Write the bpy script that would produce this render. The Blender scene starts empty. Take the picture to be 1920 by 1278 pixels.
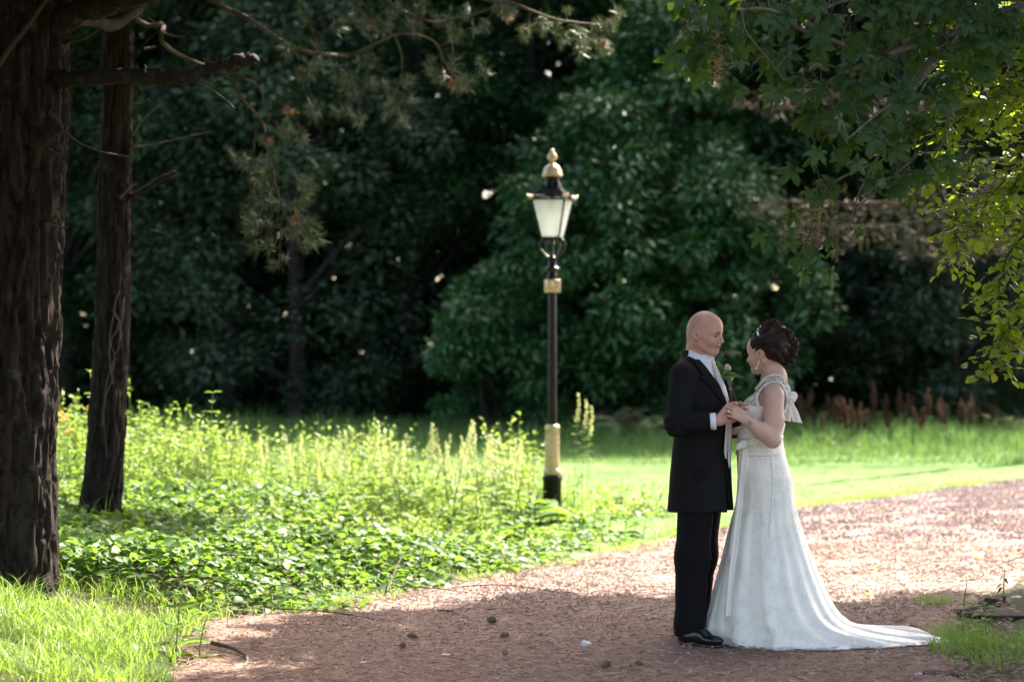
import bpy, math, random
import numpy as np
from mathutils import Vector, Matrix

# ---------------------------------------------------------------- camera, sky, sun, exposure
scn = bpy.context.scene
COL = scn.collection
R = math.radians
FPX = 85 / 36 * 1920            # focal length in photo pixels
EYE = 1.53
cam_d = bpy.data.cameras.new('camera')
cam_d.lens = 85; cam_d.sensor_width = 36; cam_d.clip_start = 0.1; cam_d.clip_end = 2000
cam = bpy.data.objects.new('camera', cam_d); COL.objects.link(cam)
cam.location = (0, 0, EYE)
cam.rotation_euler = (R(90) + math.atan(29 / FPX), 0, 0)
cam_d.dof.use_dof = True; cam_d.dof.focus_distance = 12.95; cam_d.dof.aperture_fstop = 2.2
cam_d.dof.aperture_blades = 9
scn.camera = cam

SUN_EL, SUN_AZ = R(46), R(33)   # azimuth measured from +Y towards +X
SUN = np.array([math.cos(SUN_EL) * math.sin(SUN_AZ), math.cos(SUN_EL) * math.cos(SUN_AZ), math.sin(SUN_EL)])
w = bpy.data.worlds.new("World"); scn.world = w; w.use_nodes = True
nt = w.node_tree; nt.nodes.clear()
sky = nt.nodes.new('ShaderNodeTexSky'); sky.sky_type = 'NISHITA'; sky.sun_disc = False
sky.sun_elevation = SUN_EL; sky.sun_rotation = SUN_AZ
sky.air_density = 0.7; sky.dust_density = 3.0; sky.ozone_density = 0.4
bg = nt.nodes.new('ShaderNodeBackground'); bg.inputs[1].default_value = 0.15
out = nt.nodes.new('ShaderNodeOutputWorld')
nt.links.new(sky.outputs[0], bg.inputs[0]); nt.links.new(bg.outputs[0], out.inputs[0])
sd = bpy.data.lights.new('sun', 'SUN'); sd.energy = 4.4; sd.angle = R(0.5); sd.color = (1.0, 0.98, 0.95)
so = bpy.data.objects.new('sun', sd); COL.objects.link(so)
so.rotation_euler = Vector(SUN).to_track_quat('Z', 'Y').to_euler()
vs = scn.view_settings
vs.view_transform = 'Standard'; vs.look = 'None'; vs.gamma = 1; vs.use_curve_mapping = False
vs.exposure = 2.4
try: vs.use_white_balance = True; vs.white_balance_temperature = 7450; vs.white_balance_tint = 12
except Exception: pass
scn.render.engine = 'CYCLES'
cy = scn.cycles
cy.use_denoising = True
try: cy.denoiser = 'OPENIMAGEDENOISE'
except Exception: pass
cy.max_bounces = 8; cy.diffuse_bounces = 4; cy.glossy_bounces = 3; cy.transmission_bounces = 6
cy.transparent_max_bounces = 12; cy.caustics_reflective = False; cy.caustics_refractive = False
cy.sample_clamp_indirect = 6

rng = np.random.default_rng(11)
random.seed(5)

def at(px, py, Y):
    return np.array([(px - 960) / FPX * Y, Y, EYE - (py - 668) / FPX * Y])
def gX(px, Y): return (px - 960) / FPX * Y
def gz(py, Y): return EYE - (py - 668) / FPX * Y

# ---------------------------------------------------------------- mesh helpers
def mesh_np(name, V, F, smooth=True, attrs=None):
    V = np.ascontiguousarray(V, np.float32)
    F = F if isinstance(F, (list, tuple)) else [F]
    F = [np.asarray(f, np.int32) for f in F if len(f)]
    me = bpy.data.meshes.new(name)
    me.vertices.add(len(V)); me.vertices.foreach_set('co', V.ravel())
    nl = sum(f.size for f in F); npoly = sum(len(f) for f in F)
    me.loops.add(nl); me.loops.foreach_set('vertex_index', np.concatenate([f.ravel() for f in F]))
    st = []; o = 0
    for f in F:
        k = f.shape[1]; st.append(o + np.arange(len(f), dtype=np.int32) * k); o += f.size
    me.polygons.add(npoly); me.polygons.foreach_set('loop_start', np.concatenate(st).astype(np.int32))
    me.update(calc_edges=True); me.validate()
    me.polygons.foreach_set('use_smooth', np.full(len(me.polygons), bool(smooth)))
    for k, a in (attrs or {}).items():
        a = np.asarray(a, np.float32)
        if a.ndim == 1:
            at_ = me.attributes.new(k, 'FLOAT', 'POINT'); at_.data.foreach_set('value', a)
        else:
            at_ = me.attributes.new(k, 'FLOAT_COLOR', 'POINT')
            at_.data.foreach_set('color', np.concatenate([a, np.ones((len(a), 1), np.float32)], 1).ravel())
    return me

def link(name, me, mat=None, parent=None, loc=None):
    o = bpy.data.objects.new(name, me); COL.objects.link(o)
    if mat is not None and me is not None and len(me.materials) == 0: me.materials.append(mat)
    if parent is not None: o.parent = parent
    if loc is not None: o.location = loc
    return o
def obj(name, V, F, mat, parent=None, smooth=True, attrs=None):
    """one mesh object; V in world space unless the parent sits at the origin of its own space"""
    V = np.asarray(V, float)
    if parent is not None and 'wloc' in parent: V = V - np.array(parent['wloc'])
    return link(name, mesh_np(name, V, F, smooth, attrs), mat, parent)
def tag(o, label=None, cat=None, group=None, kind=None):
    if label: o['label'] = label
    if cat: o['category'] = cat
    if group: o['group'] = group
    if kind: o['kind'] = kind
    return o
def thing(name, label, cat, loc=(0, 0, 0), group=None):
    o = bpy.data.objects.new(name, None); COL.objects.link(o); o.location = loc
    o.empty_display_size = 0.1
    return tag(o, label, cat, group)
def wthing(name, label, cat, loc, group=None):
    """thing whose parts are given in world coordinates"""
    o = thing(name, label, cat, loc, group); o['wloc'] = [float(v) for v in loc]; return o
def copy_tree(o, parent=None):
    c = o.copy(); COL.objects.link(c)
    if parent is not None: c.parent = parent
    for ch in list(o.children): copy_tree(ch, c)
    return c

class MB:
    def __init__(s): s.V = []; s.Q = []; s.T = []; s.A = []; s.n = 0
    def add(s, V, F, a=0.5):
        V = np.asarray(V, float); F = F if isinstance(F, list) else [F]
        for f in F:
            f = np.asarray(f, int)
            if len(f): (s.Q if f.shape[1] == 4 else s.T).append(f + s.n)
        s.V.append(V); s.A.append(np.full(len(V), a) if np.isscalar(a) else np.asarray(a)); s.n += len(V)
        return s
    def get(s):
        F = []
        if s.Q: F.append(np.concatenate(s.Q))
        if s.T: F.append(np.concatenate(s.T))
        return np.concatenate(s.V), F, np.concatenate(s.A)
    def build(s, name, mat, parent=None, smooth=True):
        V, F, A = s.get(); return obj(name, V, F, mat, parent, smooth, {'tint': A})
    def mesh(s, name, mat, smooth=True):
        V, F, A = s.get(); me = mesh_np(name, V, F, smooth, {'tint': A}); me.materials.append(mat); return me

def grid_faces(nu, nv, wrap=False):
    """vertex (i,j) -> i*nv+j"""
    j2 = nv if wrap else nv - 1
    i, j = np.meshgrid(np.arange(nu - 1), np.arange(j2), indexing='ij')
    i = i.ravel(); j = j.ravel(); jn = (j + 1) % nv
    return np.stack([i * nv + j, i * nv + jn, (i + 1) * nv + jn, (i + 1) * nv + j], 1)
def norm(v): 
    v = np.asarray(v, float); return v / (np.linalg.norm(v, axis=-1, keepdims=True) + 1e-12)
def spline(P, n):
    """Catmull-Rom through P, n samples"""
    P = np.asarray(P, float); m = len(P)
    if m == 2: t = np.linspace(0, 1, n)[:, None]; return P[0] * (1 - t) + P[1] * t
    E = np.vstack([2 * P[0] - P[1], P, 2 * P[-1] - P[-2]])
    u = np.linspace(0, m - 1, n); i = np.minimum(u.astype(int), m - 2); t = (u - i)[:, None]
    a, b, c, d = E[i], E[i + 1], E[i + 2], E[i + 3]
    return 0.5 * (2 * b + (c - a) * t + (2 * a - 5 * b + 4 * c - d) * t * t + (3 * b - a - 3 * c + d) * t ** 3)
def frames(P):
    T = norm(np.gradient(P, axis=0)); up = np.array([0, 0, 1.]) if abs(T[0][2]) < .9 else np.array([1., 0, 0])
    N = [norm(up - T[0] * (up @ T[0]))]
    for i in range(1, len(P)):
        v = N[-1] - T[i] * (N[-1] @ T[i]); N.append(norm(v))
    N = np.array(N); return T, N, np.cross(T, N)
def tube(P, r, n=6, cap=True, rough=0, seed=0):
    P = np.asarray(P, float); m = len(P); r = np.broadcast_to(np.asarray(r, float), (m,)) if np.ndim(r) < 2 else r
    T, N, B = frames(P); a = np.linspace(0, 2 * np.pi, n, endpoint=False)
    rr = r[:, None] * np.ones((1, n))
    if rough: rr = rr * (1 + rough * np.random.default_rng(seed).normal(size=(m, n)))
    V = P[:, None] + rr[..., None] * (np.cos(a)[None, :, None] * N[:, None] + np.sin(a)[None, :, None] * B[:, None])
    V = V.reshape(-1, 3); F = [grid_faces(m, n, True)]
    if cap:
        V = np.vstack([V, P[0], P[-1]]); c0, c1 = m * n, m * n + 1; j = np.arange(n); jn = (j + 1) % n
        F.append(np.stack([np.full(n, c0), jn, j], 1)); F.append(np.stack([np.full(n, c1), (m - 1) * n + j, (m - 1) * n + jn], 1))
    return V, F
def lathe(prof, n=24, c=(0, 0, 0)):
    prof = np.asarray(prof, float); a = np.linspace(0, 2 * np.pi, n, endpoint=False)
    V = np.stack([prof[:, 0:1] * np.cos(a), prof[:, 0:1] * np.sin(a), np.repeat(prof[:, 1:2], n, 1)], -1).reshape(-1, 3) + np.array(c)
    return V, [grid_faces(len(prof), n, True)[:, ::-1]]
def box(c, s, rot=0):
    x, y, z = np.array(s) / 2
    V = np.array([[-x, -y, -z], [x, -y, -z], [x, y, -z], [-x, y, -z], [-x, -y, z], [x, -y, z], [x, y, z], [-x, y, z]])
    ca, sa = math.cos(rot), math.sin(rot)
    V = V @ np.array([[ca, sa, 0], [-sa, ca, 0], [0, 0, 1]]) + np.array(c)
    return V, np.array([[0, 3, 2, 1], [4, 5, 6, 7], [0, 1, 5, 4], [1, 2, 6, 5], [2, 3, 7, 6], [3, 0, 4, 7]])
def ball(c, r, nu=8, nv=10):
    th = np.linspace(0.02, np.pi - 0.02, nu); ph = np.linspace(0, 2 * np.pi, nv, endpoint=False)
    V = np.stack([np.sin(th)[:, None] * np.cos(ph), np.sin(th)[:, None] * np.sin(ph), np.repeat(np.cos(th)[:, None], nv, 1)], -1).reshape(-1, 3)
    return V * np.asarray(r) + np.array(c), [grid_faces(nu, nv, True)]

# ---------------------------------------------------------------- noise
def _h(i, j, k, s):
    n = (i * 374761393 + j * 668265263 + k * 2147483647 * 3 + s * 974711) & 0xFFFFFFFF
    n = ((n ^ (n >> 13)) * 1274126177) & 0xFFFFFFFF
    n = n ^ (n >> 16)
    return (n & 0xFFFF) / 32767.5 - 1
def vnoise(P, s=0):
    P = np.asarray(P, float); I = np.floor(P).astype(np.int64); f = P - I; f = f * f * (3 - 2 * f); r = 0
    for a in (0, 1):
        for b in (0, 1):
            for c in (0, 1):
                wt = (f[..., 0] if a else 1 - f[..., 0]) * (f[..., 1] if b else 1 - f[..., 1]) * (f[..., 2] if c else 1 - f[..., 2])
                r = r + wt * _h(I[..., 0] + a, I[..., 1] + b, I[..., 2] + c, s)
    return r
def fbm(P, o=4, s=0):
    r = 0; a = 1; P = np.asarray(P, float)
    for k in range(o): r = r + a * vnoise(P, s + k); P = P * 2.03 + 17.1; a *= 0.5
    return r
def sstep(a, b, x): t = np.clip((x - a) / (b - a), 0, 1); return t * t * (3 - 2 * t)

# ---------------------------------------------------------------- materials
class NT:
    def __init__(s, name):
        s.m = bpy.data.materials.new(name); s.m.use_nodes = True; s.t = s.m.node_tree; s.t.nodes.clear()
        s.out = s.n('ShaderNodeOutputMaterial')
    def n(s, typ, **kw):
        x = s.t.nodes.new(typ)
        for k, v in kw.items():
            if k.startswith('i_'):
                key = k[2:]; x.inputs[int(key) if key.isdigit() else key.replace('_', ' ')].default_value = v
            else: setattr(x, k, v)
        return x
    def l(s, a, b): s.t.links.new(a, b)
    def coord(s, kind='Object', scale=(1, 1, 1)):
        c = s.n('ShaderNodeTexCoord'); m = s.n('ShaderNodeMapping'); m.inputs['Scale'].default_value = scale
        s.l(c.outputs[kind], m.inputs[0]); return m.outputs[0]
    def noise(s, vec, scale, detail=4, rough=.6):
        x = s.n('ShaderNodeTexNoise'); x.inputs['Scale'].default_value = scale; x.inputs['Detail'].default_value = detail
        x.inputs['Roughness'].default_value = rough
        if vec is not None: s.l(vec, x.inputs['Vector'])
        return x.outputs['Fac']
    def voro(s, vec, scale, feat='F1', out='Distance'):
        x = s.n('ShaderNodeTexVoronoi'); x.inputs['Scale'].default_value = scale; x.feature = feat
        s.l(vec, x.inputs['Vector']); return x.outputs[out]
    def ramp(s, fac, stops):
        x = s.n('ShaderNodeValToRGB'); e = x.color_ramp.elements
        while len(e) < len(stops): e.new(.5)
        for el, (p, c) in zip(e, stops): el.position = p; el.color = (*c, 1) if len(c) == 3 else c
        s.l(fac, x.inputs[0]); return x.outputs[0]
    def mix(s, fac, a, b, typ='MIX'):
        x = s.n('ShaderNodeMix'); x.data_type = 'RGBA'; x.blend_type = typ
        for sock, v in ((x.inputs[0], fac), (x.inputs[6], a), (x.inputs[7], b)):
            if isinstance(v, (int, float)): sock.default_value = v
            elif isinstance(v, tuple): sock.default_value = (*v, 1)
            else: s.l(v, sock)
        return x.outputs[2]
    def math(s, op, a, b=0.0, clamp=False):
        x = s.n('ShaderNodeMath'); x.operation = op; x.use_clamp = clamp
        for sock, v in ((x.inputs[0], a), (x.inputs[1], b)):
            if isinstance(v, (int, float)): sock.default_value = v
            else: s.l(v, sock)
        return x.outputs[0]
    def attr(s, name, out='Fac'): return s.n('ShaderNodeAttribute', attribute_name=name).outputs[out]
    def bump(s, h, strength=.5, dist=.01):
        x = s.n('ShaderNodeBump'); x.inputs['Strength'].default_value = strength; x.inputs['Distance'].default_value = dist
        s.l(h, x.inputs['Height']); return x.outputs[0]
    def bsdf(s, col, rough=.6, bump=None, metal=0, spec=.5, **kw):
        x = s.n('ShaderNodeBsdfPrincipled'); x.inputs['Metallic'].default_value = metal
        x.inputs['Specular IOR Level'].default_value = spec
        for k, v in (('Base Color', col), ('Roughness', rough)):
            if isinstance(v, tuple): x.inputs[k].default_value = (*v, 1)
            elif isinstance(v, (int, float)): x.inputs[k].default_value = v
            else: s.l(v, x.inputs[k])
        if bump is not None: s.l(bump, x.inputs['Normal'])
        for k, v in kw.items(): x.inputs[k.replace('_', ' ')].default_value = v
        return x
    def end(s, sh): s.l(sh, s.out.inputs[0]); return s.m
    def mixsh(s, fac, a, b):
        x = s.n('ShaderNodeMixShader')
        if isinstance(fac, (int, float)): x.inputs[0].default_value = fac
        else: s.l(fac, x.inputs[0])
        s.l(a, x.inputs[1]); s.l(b, x.inputs[2]); return x.outputs[0]

def leaf_mat(name, dark, light, trans, tfac=.35, rough=.45, spec=.4, yellow=None):
    """leaf: base colour varies leaf by leaf (tint), light shines through"""
    s = NT(name); t = s.attr('tint')
    stops = [(0.0, dark), (.75, light)]
    if yellow: stops += [(.9, light), (.97, yellow)]
    col = s.ramp(t, stops)
    v = s.coord('Object'); nz = s.noise(v, 30, 3); col = s.mix(.35, col, s.ramp(nz, [(.3, tuple(c * .55 for c in light)), (.7, tuple(min(1, c * 1.35) for c in light))]))
    p = s.bsdf(col, rough, spec=spec)
    tr = s.n('ShaderNodeBsdfTranslucent'); 
    tc = s.mix(.65, col, trans); s.l(tc, tr.inputs[0])
    return s.end(s.mixsh(tfac, p.outputs[0], tr.outputs[0]))
def plain(name, col, rough=.6, metal=0, spec=.5, nscale=20, var=.15, bump=0, bd=.003, **kw):
    s = NT(name); v = s.coord('Object'); nz = s.noise(v, nscale, 5)
    c = s.ramp(nz, [(.3, tuple(x * (1 - var) for x in col)), (.7, tuple(min(1, x * (1 + var)) for x in col))])
    rr = s.math('ADD', s.math('MULTIPLY', s.math('SUBTRACT', nz, .5), .25), rough, True)
    return s.end(s.bsdf(c, rr, s.bump(nz, bump, bd) if bump else None, metal, spec, **kw).outputs[0])

# ---------------------------------------------------------------- leaves in bulk
LEAF4 = (np.array([[0, 0, 0], [.5, .28, .07], [1, 0, -.06], [.5, -.28, .07]]), np.array([[0, 2, 1], [0, 3, 2]]))
LEAF6 = (np.array([[0, 0, 0], [.32, .3, .07], [.72, .24, .04], [1, 0, -.1], [.72, -.24, .04], [.32, -.3, .07], [.36, 0, 0], [.72, 0, -.02]]),
         np.array([[0, 6, 1], [1, 6, 7], [1, 7, 2], [2, 7, 3], [3, 7, 4], [4, 7, 5], [5, 7, 6], [0, 5, 6]]))
SLIM = (np.array([[0, 0, 0], [.3, .12, .03], [.7, .1, .0], [1, 0, -.12], [.7, -.1, .0], [.3, -.12, .03]]),
        np.array([[0, 5, 1], [1, 5, 4], [1, 4, 2], [2, 4, 3]]))
def scatter(P, T, N, size, tpl=LEAF4, width=1.0):
    """many leaves: T tip direction, N face normal"""
    V0, F0 = tpl; n = len(P); T = norm(T); N = norm(N - T * np.sum(N * T, 1, keepdims=True)); B = np.cross(N, T)
    size = np.broadcast_to(size, (n,)); wd = np.broadcast_to(width, (n,))
    V = P[:, None] + size[:, None, None] * (V0[None, :, 0:1] * T[:, None] + (wd[:, None] * V0[None, :, 1])[..., None] * B[:, None] + V0[None, :, 2:3] * N[:, None])
    F = (F0[None] + (np.arange(n) * len(V0))[:, None, None]).reshape(-1, 3)
    return V.reshape(-1, 3), F, len(V0)
def rdir(n, g=rng):
    return norm(g.normal(size=(n, 3)))
# ================================================================ materials of the setting
M = {}
def gravel_mat():
    s = NT('gravel'); v = s.coord('Object')
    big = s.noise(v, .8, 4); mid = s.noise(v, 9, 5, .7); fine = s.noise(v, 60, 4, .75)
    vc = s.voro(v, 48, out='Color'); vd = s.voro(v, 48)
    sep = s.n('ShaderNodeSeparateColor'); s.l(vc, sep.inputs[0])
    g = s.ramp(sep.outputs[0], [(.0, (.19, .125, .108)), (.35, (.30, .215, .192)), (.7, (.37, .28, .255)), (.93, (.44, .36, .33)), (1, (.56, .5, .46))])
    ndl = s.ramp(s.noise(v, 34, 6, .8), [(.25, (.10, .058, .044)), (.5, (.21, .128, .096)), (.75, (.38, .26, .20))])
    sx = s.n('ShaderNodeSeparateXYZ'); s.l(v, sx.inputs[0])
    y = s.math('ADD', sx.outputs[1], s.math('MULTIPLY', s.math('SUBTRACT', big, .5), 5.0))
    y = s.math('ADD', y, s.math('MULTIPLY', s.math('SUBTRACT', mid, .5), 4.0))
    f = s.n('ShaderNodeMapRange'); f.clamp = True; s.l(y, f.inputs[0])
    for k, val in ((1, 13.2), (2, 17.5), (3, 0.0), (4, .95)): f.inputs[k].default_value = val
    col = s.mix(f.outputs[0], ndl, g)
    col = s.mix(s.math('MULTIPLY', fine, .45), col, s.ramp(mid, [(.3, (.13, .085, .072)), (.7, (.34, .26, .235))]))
    h = s.math('ADD', s.math('MULTIPLY', vd, .6), s.math('MULTIPLY', fine, .8))
    return s.end(s.bsdf(col, .92, s.bump(h, .9, .012), spec=.2).outputs[0])
def soil_mat():
    s = NT('soil_and_moss'); v = s.coord('Object')
    a = s.noise(v, 1.3, 5); b = s.noise(v, 25, 5, .7)
    c1 = s.ramp(b, [(.3, (.035, .028, .016)), (.7, (.10, .075, .045))]); c2 = s.ramp(b, [(.3, (.03, .055, .012)), (.7, (.07, .115, .03))])
    return s.end(s.bsdf(s.mix(s.ramp(a, [(.4, (0, 0, 0)), (.6, (1, 1, 1))]), c1, c2), .95, s.bump(b, .8, .03), spec=.2).outputs[0])
def lawn_mat():
    s = NT('lawn_turf'); v = s.coord('Object', (1, .35, 1)); a = s.noise(v, .7, 4); v2 = s.coord('Object'); b = s.noise(v2, 40, 4, .7)
    c = s.mix(s.ramp(a, [(.3, (0, 0, 0)), (.7, (1, 1, 1))]), (.06, .145, .03), (.115, .20, .055))
    c = s.mix(.4, c, s.ramp(b, [(.3, (.05, .11, .015)), (.7, (.15, .23, .055))]))
    return s.end(s.bsdf(c, .85, s.bump(b, .8, .03), spec=.25).outputs[0])
def bark_mat(name, c0, c1, c2, moss=0):
    s = NT(name); v = s.coord('Object', (1, 1, .25)); a = s.noise(v, 18, 6, .7); b = s.noise(v, 70, 5, .7)
    c = s.ramp(s.math('ADD', s.math('MULTIPLY', a, .6), s.math('MULTIPLY', b, .4)), [(.3, c0), (.5, c1), (.7, c2)])
    if moss:
        m = s.noise(s.coord('Object'), 4, 5); c = s.mix(s.ramp(m, [(.52, (0, 0, 0)), (.7, (moss, moss, moss))]), c, (.07, .085, .035))
    return s.end(s.bsdf(c, .9, s.bump(s.math('ADD', a, b), .9, .012), spec=.25).outputs[0])
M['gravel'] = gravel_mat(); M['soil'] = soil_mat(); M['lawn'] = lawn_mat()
def pine_bark_mat():
    s = NT('pine_bark'); v = s.coord('Object', (1, 1, .3)); a = s.noise(v, 22, 6, .7); b = s.noise(s.coord('Object'), 110, 5, .75)
    c = s.ramp(s.math('ADD', s.math('MULTIPLY', a, .55), s.math('MULTIPLY', b, .45)), [(.32, (.011, .008, .007)), (.52, (.034, .025, .020)), (.72, (.10, .083, .072))])
    c = s.mix(s.math('MULTIPLY', s.attr('plate'), .55), c, (.034, .020, .015)); lich = s.noise(s.coord('Object'), 9, 5); c = s.mix(s.ramp(lich, [(.6, (0, 0, 0)), (.72, (.6, .6, .6))]), c, (.12, .12, .10)); c = s.mix(s.math('MULTIPLY', s.attr('crack'), .85), c, (.007, .005, .004))
    return s.end(s.bsdf(c, .9, s.bump(s.math('ADD', a, b), 1.0, .012), spec=.2).outputs[0])
M['pine_bark'] = pine_bark_mat()
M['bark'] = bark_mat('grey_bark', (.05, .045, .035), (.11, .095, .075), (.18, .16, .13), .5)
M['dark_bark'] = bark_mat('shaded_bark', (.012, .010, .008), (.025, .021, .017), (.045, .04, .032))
M['dead_wood'] = bark_mat('dead_wood', (.06, .048, .036), (.12, .10, .08), (.22, .19, .155))
M['twig'] = bark_mat('twig_bark', (.03, .02, .014), (.065, .046, .033), (.12, .09, .066))
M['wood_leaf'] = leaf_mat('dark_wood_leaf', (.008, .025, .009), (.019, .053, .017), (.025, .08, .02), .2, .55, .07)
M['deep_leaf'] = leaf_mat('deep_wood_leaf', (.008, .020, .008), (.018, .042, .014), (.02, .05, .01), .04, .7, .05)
M['grey_leaf'] = leaf_mat('grey_green_leaf', (.018, .037, .021), (.044, .076, .042), (.04, .08, .03), .2, .55, .09)
M['laurel_leaf'] = leaf_mat('laurel_leaf', (.013, .050, .018), (.034, .108, .036), (.05, .14, .03), .18, .34, .30, (.09, .11, .03))
M['bramble_leaf'] = leaf_mat('bramble_leaf', (.030, .085, .022), (.085, .185, .036), (.30, .52, .05), .40, .5, .2, (.3, .32, .04))
M['weed_leaf'] = leaf_mat('weed_leaf', (.055, .13, .03), (.17, .27, .06), (.42, .60, .1), .42, .5, .25, (.40, .33, .09))
M['grass'] = leaf_mat('grass_blade', (.07, .15, .025), (.15, .26, .045), (.40, .62, .08), .42, .45, .4, (.32, .30, .12))
M['lawn_blade'] = leaf_mat('lawn_blade', (.05, .145, .035), (.10, .225, .06), (.20, .48, .11), .4, .5, .35, (.26, .27, .09))
M['meadow'] = leaf_mat('meadow_blade', (.045, .105, .030), (.09, .17, .05), (.20, .36, .08), .35, .55, .2, (.2, .19, .09))
M['needle'] = leaf_mat('pine_needle', (.028, .050, .024), (.060, .088, .042), (.10, .15, .05), .2, .45, .4, (.16, .10, .05))
M['dead_needle'] = leaf_mat('brown_needle', (.12, .05, .025), (.26, .12, .06), (.35, .16, .05), .25, .5, .4)
M['litter'] = leaf_mat('fallen_needle', (.08, .042, .030), (.28, .17, .12), (.3, .16, .08), .12, .55, .3, (.58, .45, .35))
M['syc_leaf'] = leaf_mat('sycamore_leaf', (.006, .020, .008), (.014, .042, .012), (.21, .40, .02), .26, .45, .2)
M['beech_leaf'] = leaf_mat('small_tree_leaf', (.045, .095, .02), (.11, .18, .03), (.50, .68, .03), .5, .4, .35, (.42, .32, .03))
M['sorrel'] = leaf_mat('rusty_seed', (.045, .024, .017), (.10, .056, .040), (.11, .055, .03), .2, .8, .1)
M['seed'] = leaf_mat('dock_seed', (.26, .29, .12), (.47, .50, .26), (.64, .70, .32), .5, .7, .2)
M['tan_leaf'] = leaf_mat('dry_conifer_spray', (.035, .036, .022), (.075, .055, .036), (.06, .05, .03), .12, .7, .1, (.035, .055, .025))
M['stem'] = plain('green_stem', (.13, .19, .05), .6, nscale=40)

# ================================================================ ground, drive, lawn
YS = np.array([-40, 8, 11.4, 13.95, 14.5, 16.05, 17.25, 20.3, 24.6, 30.5, 40, 70.])
XLS = np.array([-1.3, -1.4, -1.50, -1.75, -1.2, -.62, .1, 1.3, 2.93, 6.46, 13.5, 38.])
YR = np.array([-40, 8, 11.4, 13.5, 15.2, 16.8, 18.6, 22, 26, 30.5, 40, 70.])
XRS = np.array([2.2, 2.1, 2.15, 2.45, 2.85, 3.4, 4.1, 5.6, 8.0, 11.2, 19, 44.])
def XL(y): return np.interp(y, YS, XLS)
def XR(y): return np.interp(y, YR, XRS)
def hgt(x, y):
    x = np.asarray(x, float); y = np.asarray(y, float)
    d = XL(y) - x; near = 1 - sstep(19, 24, y); rt = 1 - sstep(15.5, 19.5, y)
    z = near * (.20 * sstep(.05, 1.3, d) * rt + .22 * (1 - rt) * sstep(1.8, 4.2, d))
    z = z + .14 * sstep(0, .9, x - XR(y)) * (1 - sstep(19, 26, y))
    z = z + .22 * sstep(34, 42, y)
    n = fbm(np.stack([x * 1.6, y * 1.6, x * 0], -1), 3, 3)
    off = np.maximum(d, x - XR(y))
    z = z + n * (.004 + .022 * sstep(0, 1, off))
    return z
def axis(lo, hi, step, far, grow=1.25):
    a = list(np.arange(lo, hi, step)); s = step
    while a[-1] < far: s *= grow; a.append(a[-1] + s)
    s = step
    while a[0] > -far: s *= grow; a.insert(0, a[0] - s)
    return np.array(a)
gx = axis(-9, 9, .14, 260); gy = axis(6, 46, .16, 300)
X, Y = np.meshgrid(gx, gy, indexing='ij')
tag(obj('ground', np.stack([X, Y, hgt(X, Y) - .012 - .06 * sstep(.2, .6, XL(Y) - X) * sstep(22.5, 23.5, Y) - .02 * sstep(0, .3, np.minimum(X - XL(Y), XR(Y) - X))], -1).reshape(-1, 3), grid_faces(len(gx), len(gy)), M['soil']), kind='structure')
# drive: a sheet laid over the ground
py_ = np.concatenate([np.arange(-30, 9, 1.5), np.arange(9, 20, .1), np.arange(20, 60, .4)]); t = np.linspace(0, 1, 61)
Yp, Tp = np.meshgrid(py_, t, indexing='ij')
wob = .12 * fbm(np.stack([Yp * 1.3, Tp * 0, Tp * 0], -1), 3, 9)
xl = XL(Yp) + wob - .05; xr = XR(Yp) + wob + .05; Xp = xl * (1 - Tp) + xr * Tp
Zp = .004 + hgt(Xp, Yp) * sstep(0, .12, np.minimum(Tp, 1 - Tp)) + .006 * fbm(np.stack([Xp * 3, Yp * 3, Xp * 0], -1), 3, 4)
Zp = np.where((Tp < .001) | (Tp > .999), hgt(Xp, Yp) - .02, Zp)
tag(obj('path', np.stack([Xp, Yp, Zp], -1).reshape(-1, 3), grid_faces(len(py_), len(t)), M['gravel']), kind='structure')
# lawn
ly = np.concatenate([np.arange(18, 40, .25), np.arange(40, 56, 1.)]); t = np.linspace(0, 1, 70)
Yl, Tl = np.meshgrid(ly, t, indexing='ij'); xl = np.full_like(Yl, -14.); xr = XL(Yl) - .03 + .08 * fbm(np.stack([Yl * 1.7, Tl * 0, Tl * 0], -1), 3, 21)
Xl = xl * (1 - Tl) + xr * Tl
tag(obj('lawn', np.stack([Xl, Yl, hgt(Xl, Yl) + .012 * np.where(Tl > .999, -1, 1) - .30 * (1 - sstep(20.5, 22.5, Yl)) * sstep(-.2, .6, XL(Yl) - 1.2 - Xl)], -1).reshape(-1, 3), grid_faces(len(ly), len(t)), M['lawn']), kind='structure')

def blades(P, h, lean, width, tint, segs=3, g=rng):
    n = len(P); a = g.uniform(0, 2 * np.pi, n); D = np.stack([np.cos(a), np.sin(a), 0 * a], 1); W = np.stack([-np.sin(a), np.cos(a), 0 * a], 1)
    b = g.uniform(-1, 1, n); W = norm(W * np.cos(b)[:, None] + D * np.sin(b)[:, None])
    h = np.broadcast_to(h, (n,)); lean = np.broadcast_to(lean, (n,)); width = np.broadcast_to(width, (n,)); rows = []
    for k in range(segs + 1):
        u = k / segs
        c = P + D * (lean * h * u ** 2)[:, None] + np.array([0, 0, 1.]) * (h * (u - .35 * lean * u ** 2))[:, None]
        if k < segs:
            ww = (width * (1 - u * .6))[:, None]; rows += [c - W * ww, c + W * ww]
        else: rows.append(c)
    V = np.stack(rows, 1); m = V.shape[1]; F = []
    for k in range(segs - 1):
        o = 2 * k; F += [[o, o + 1, o + 3], [o, o + 3, o + 2]]
    o = 2 * (segs - 1); F.append([o, o + 1, o + 2])
    F = (np.array(F)[None] + (np.arange(n) * m)[:, None, None]).reshape(-1, 3)
    return V.reshape(-1, 3), F, np.repeat(tint, m)
def onground(x, y, dz=0): return np.stack([x, y, hgt(x, y) + dz], 1)

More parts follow.
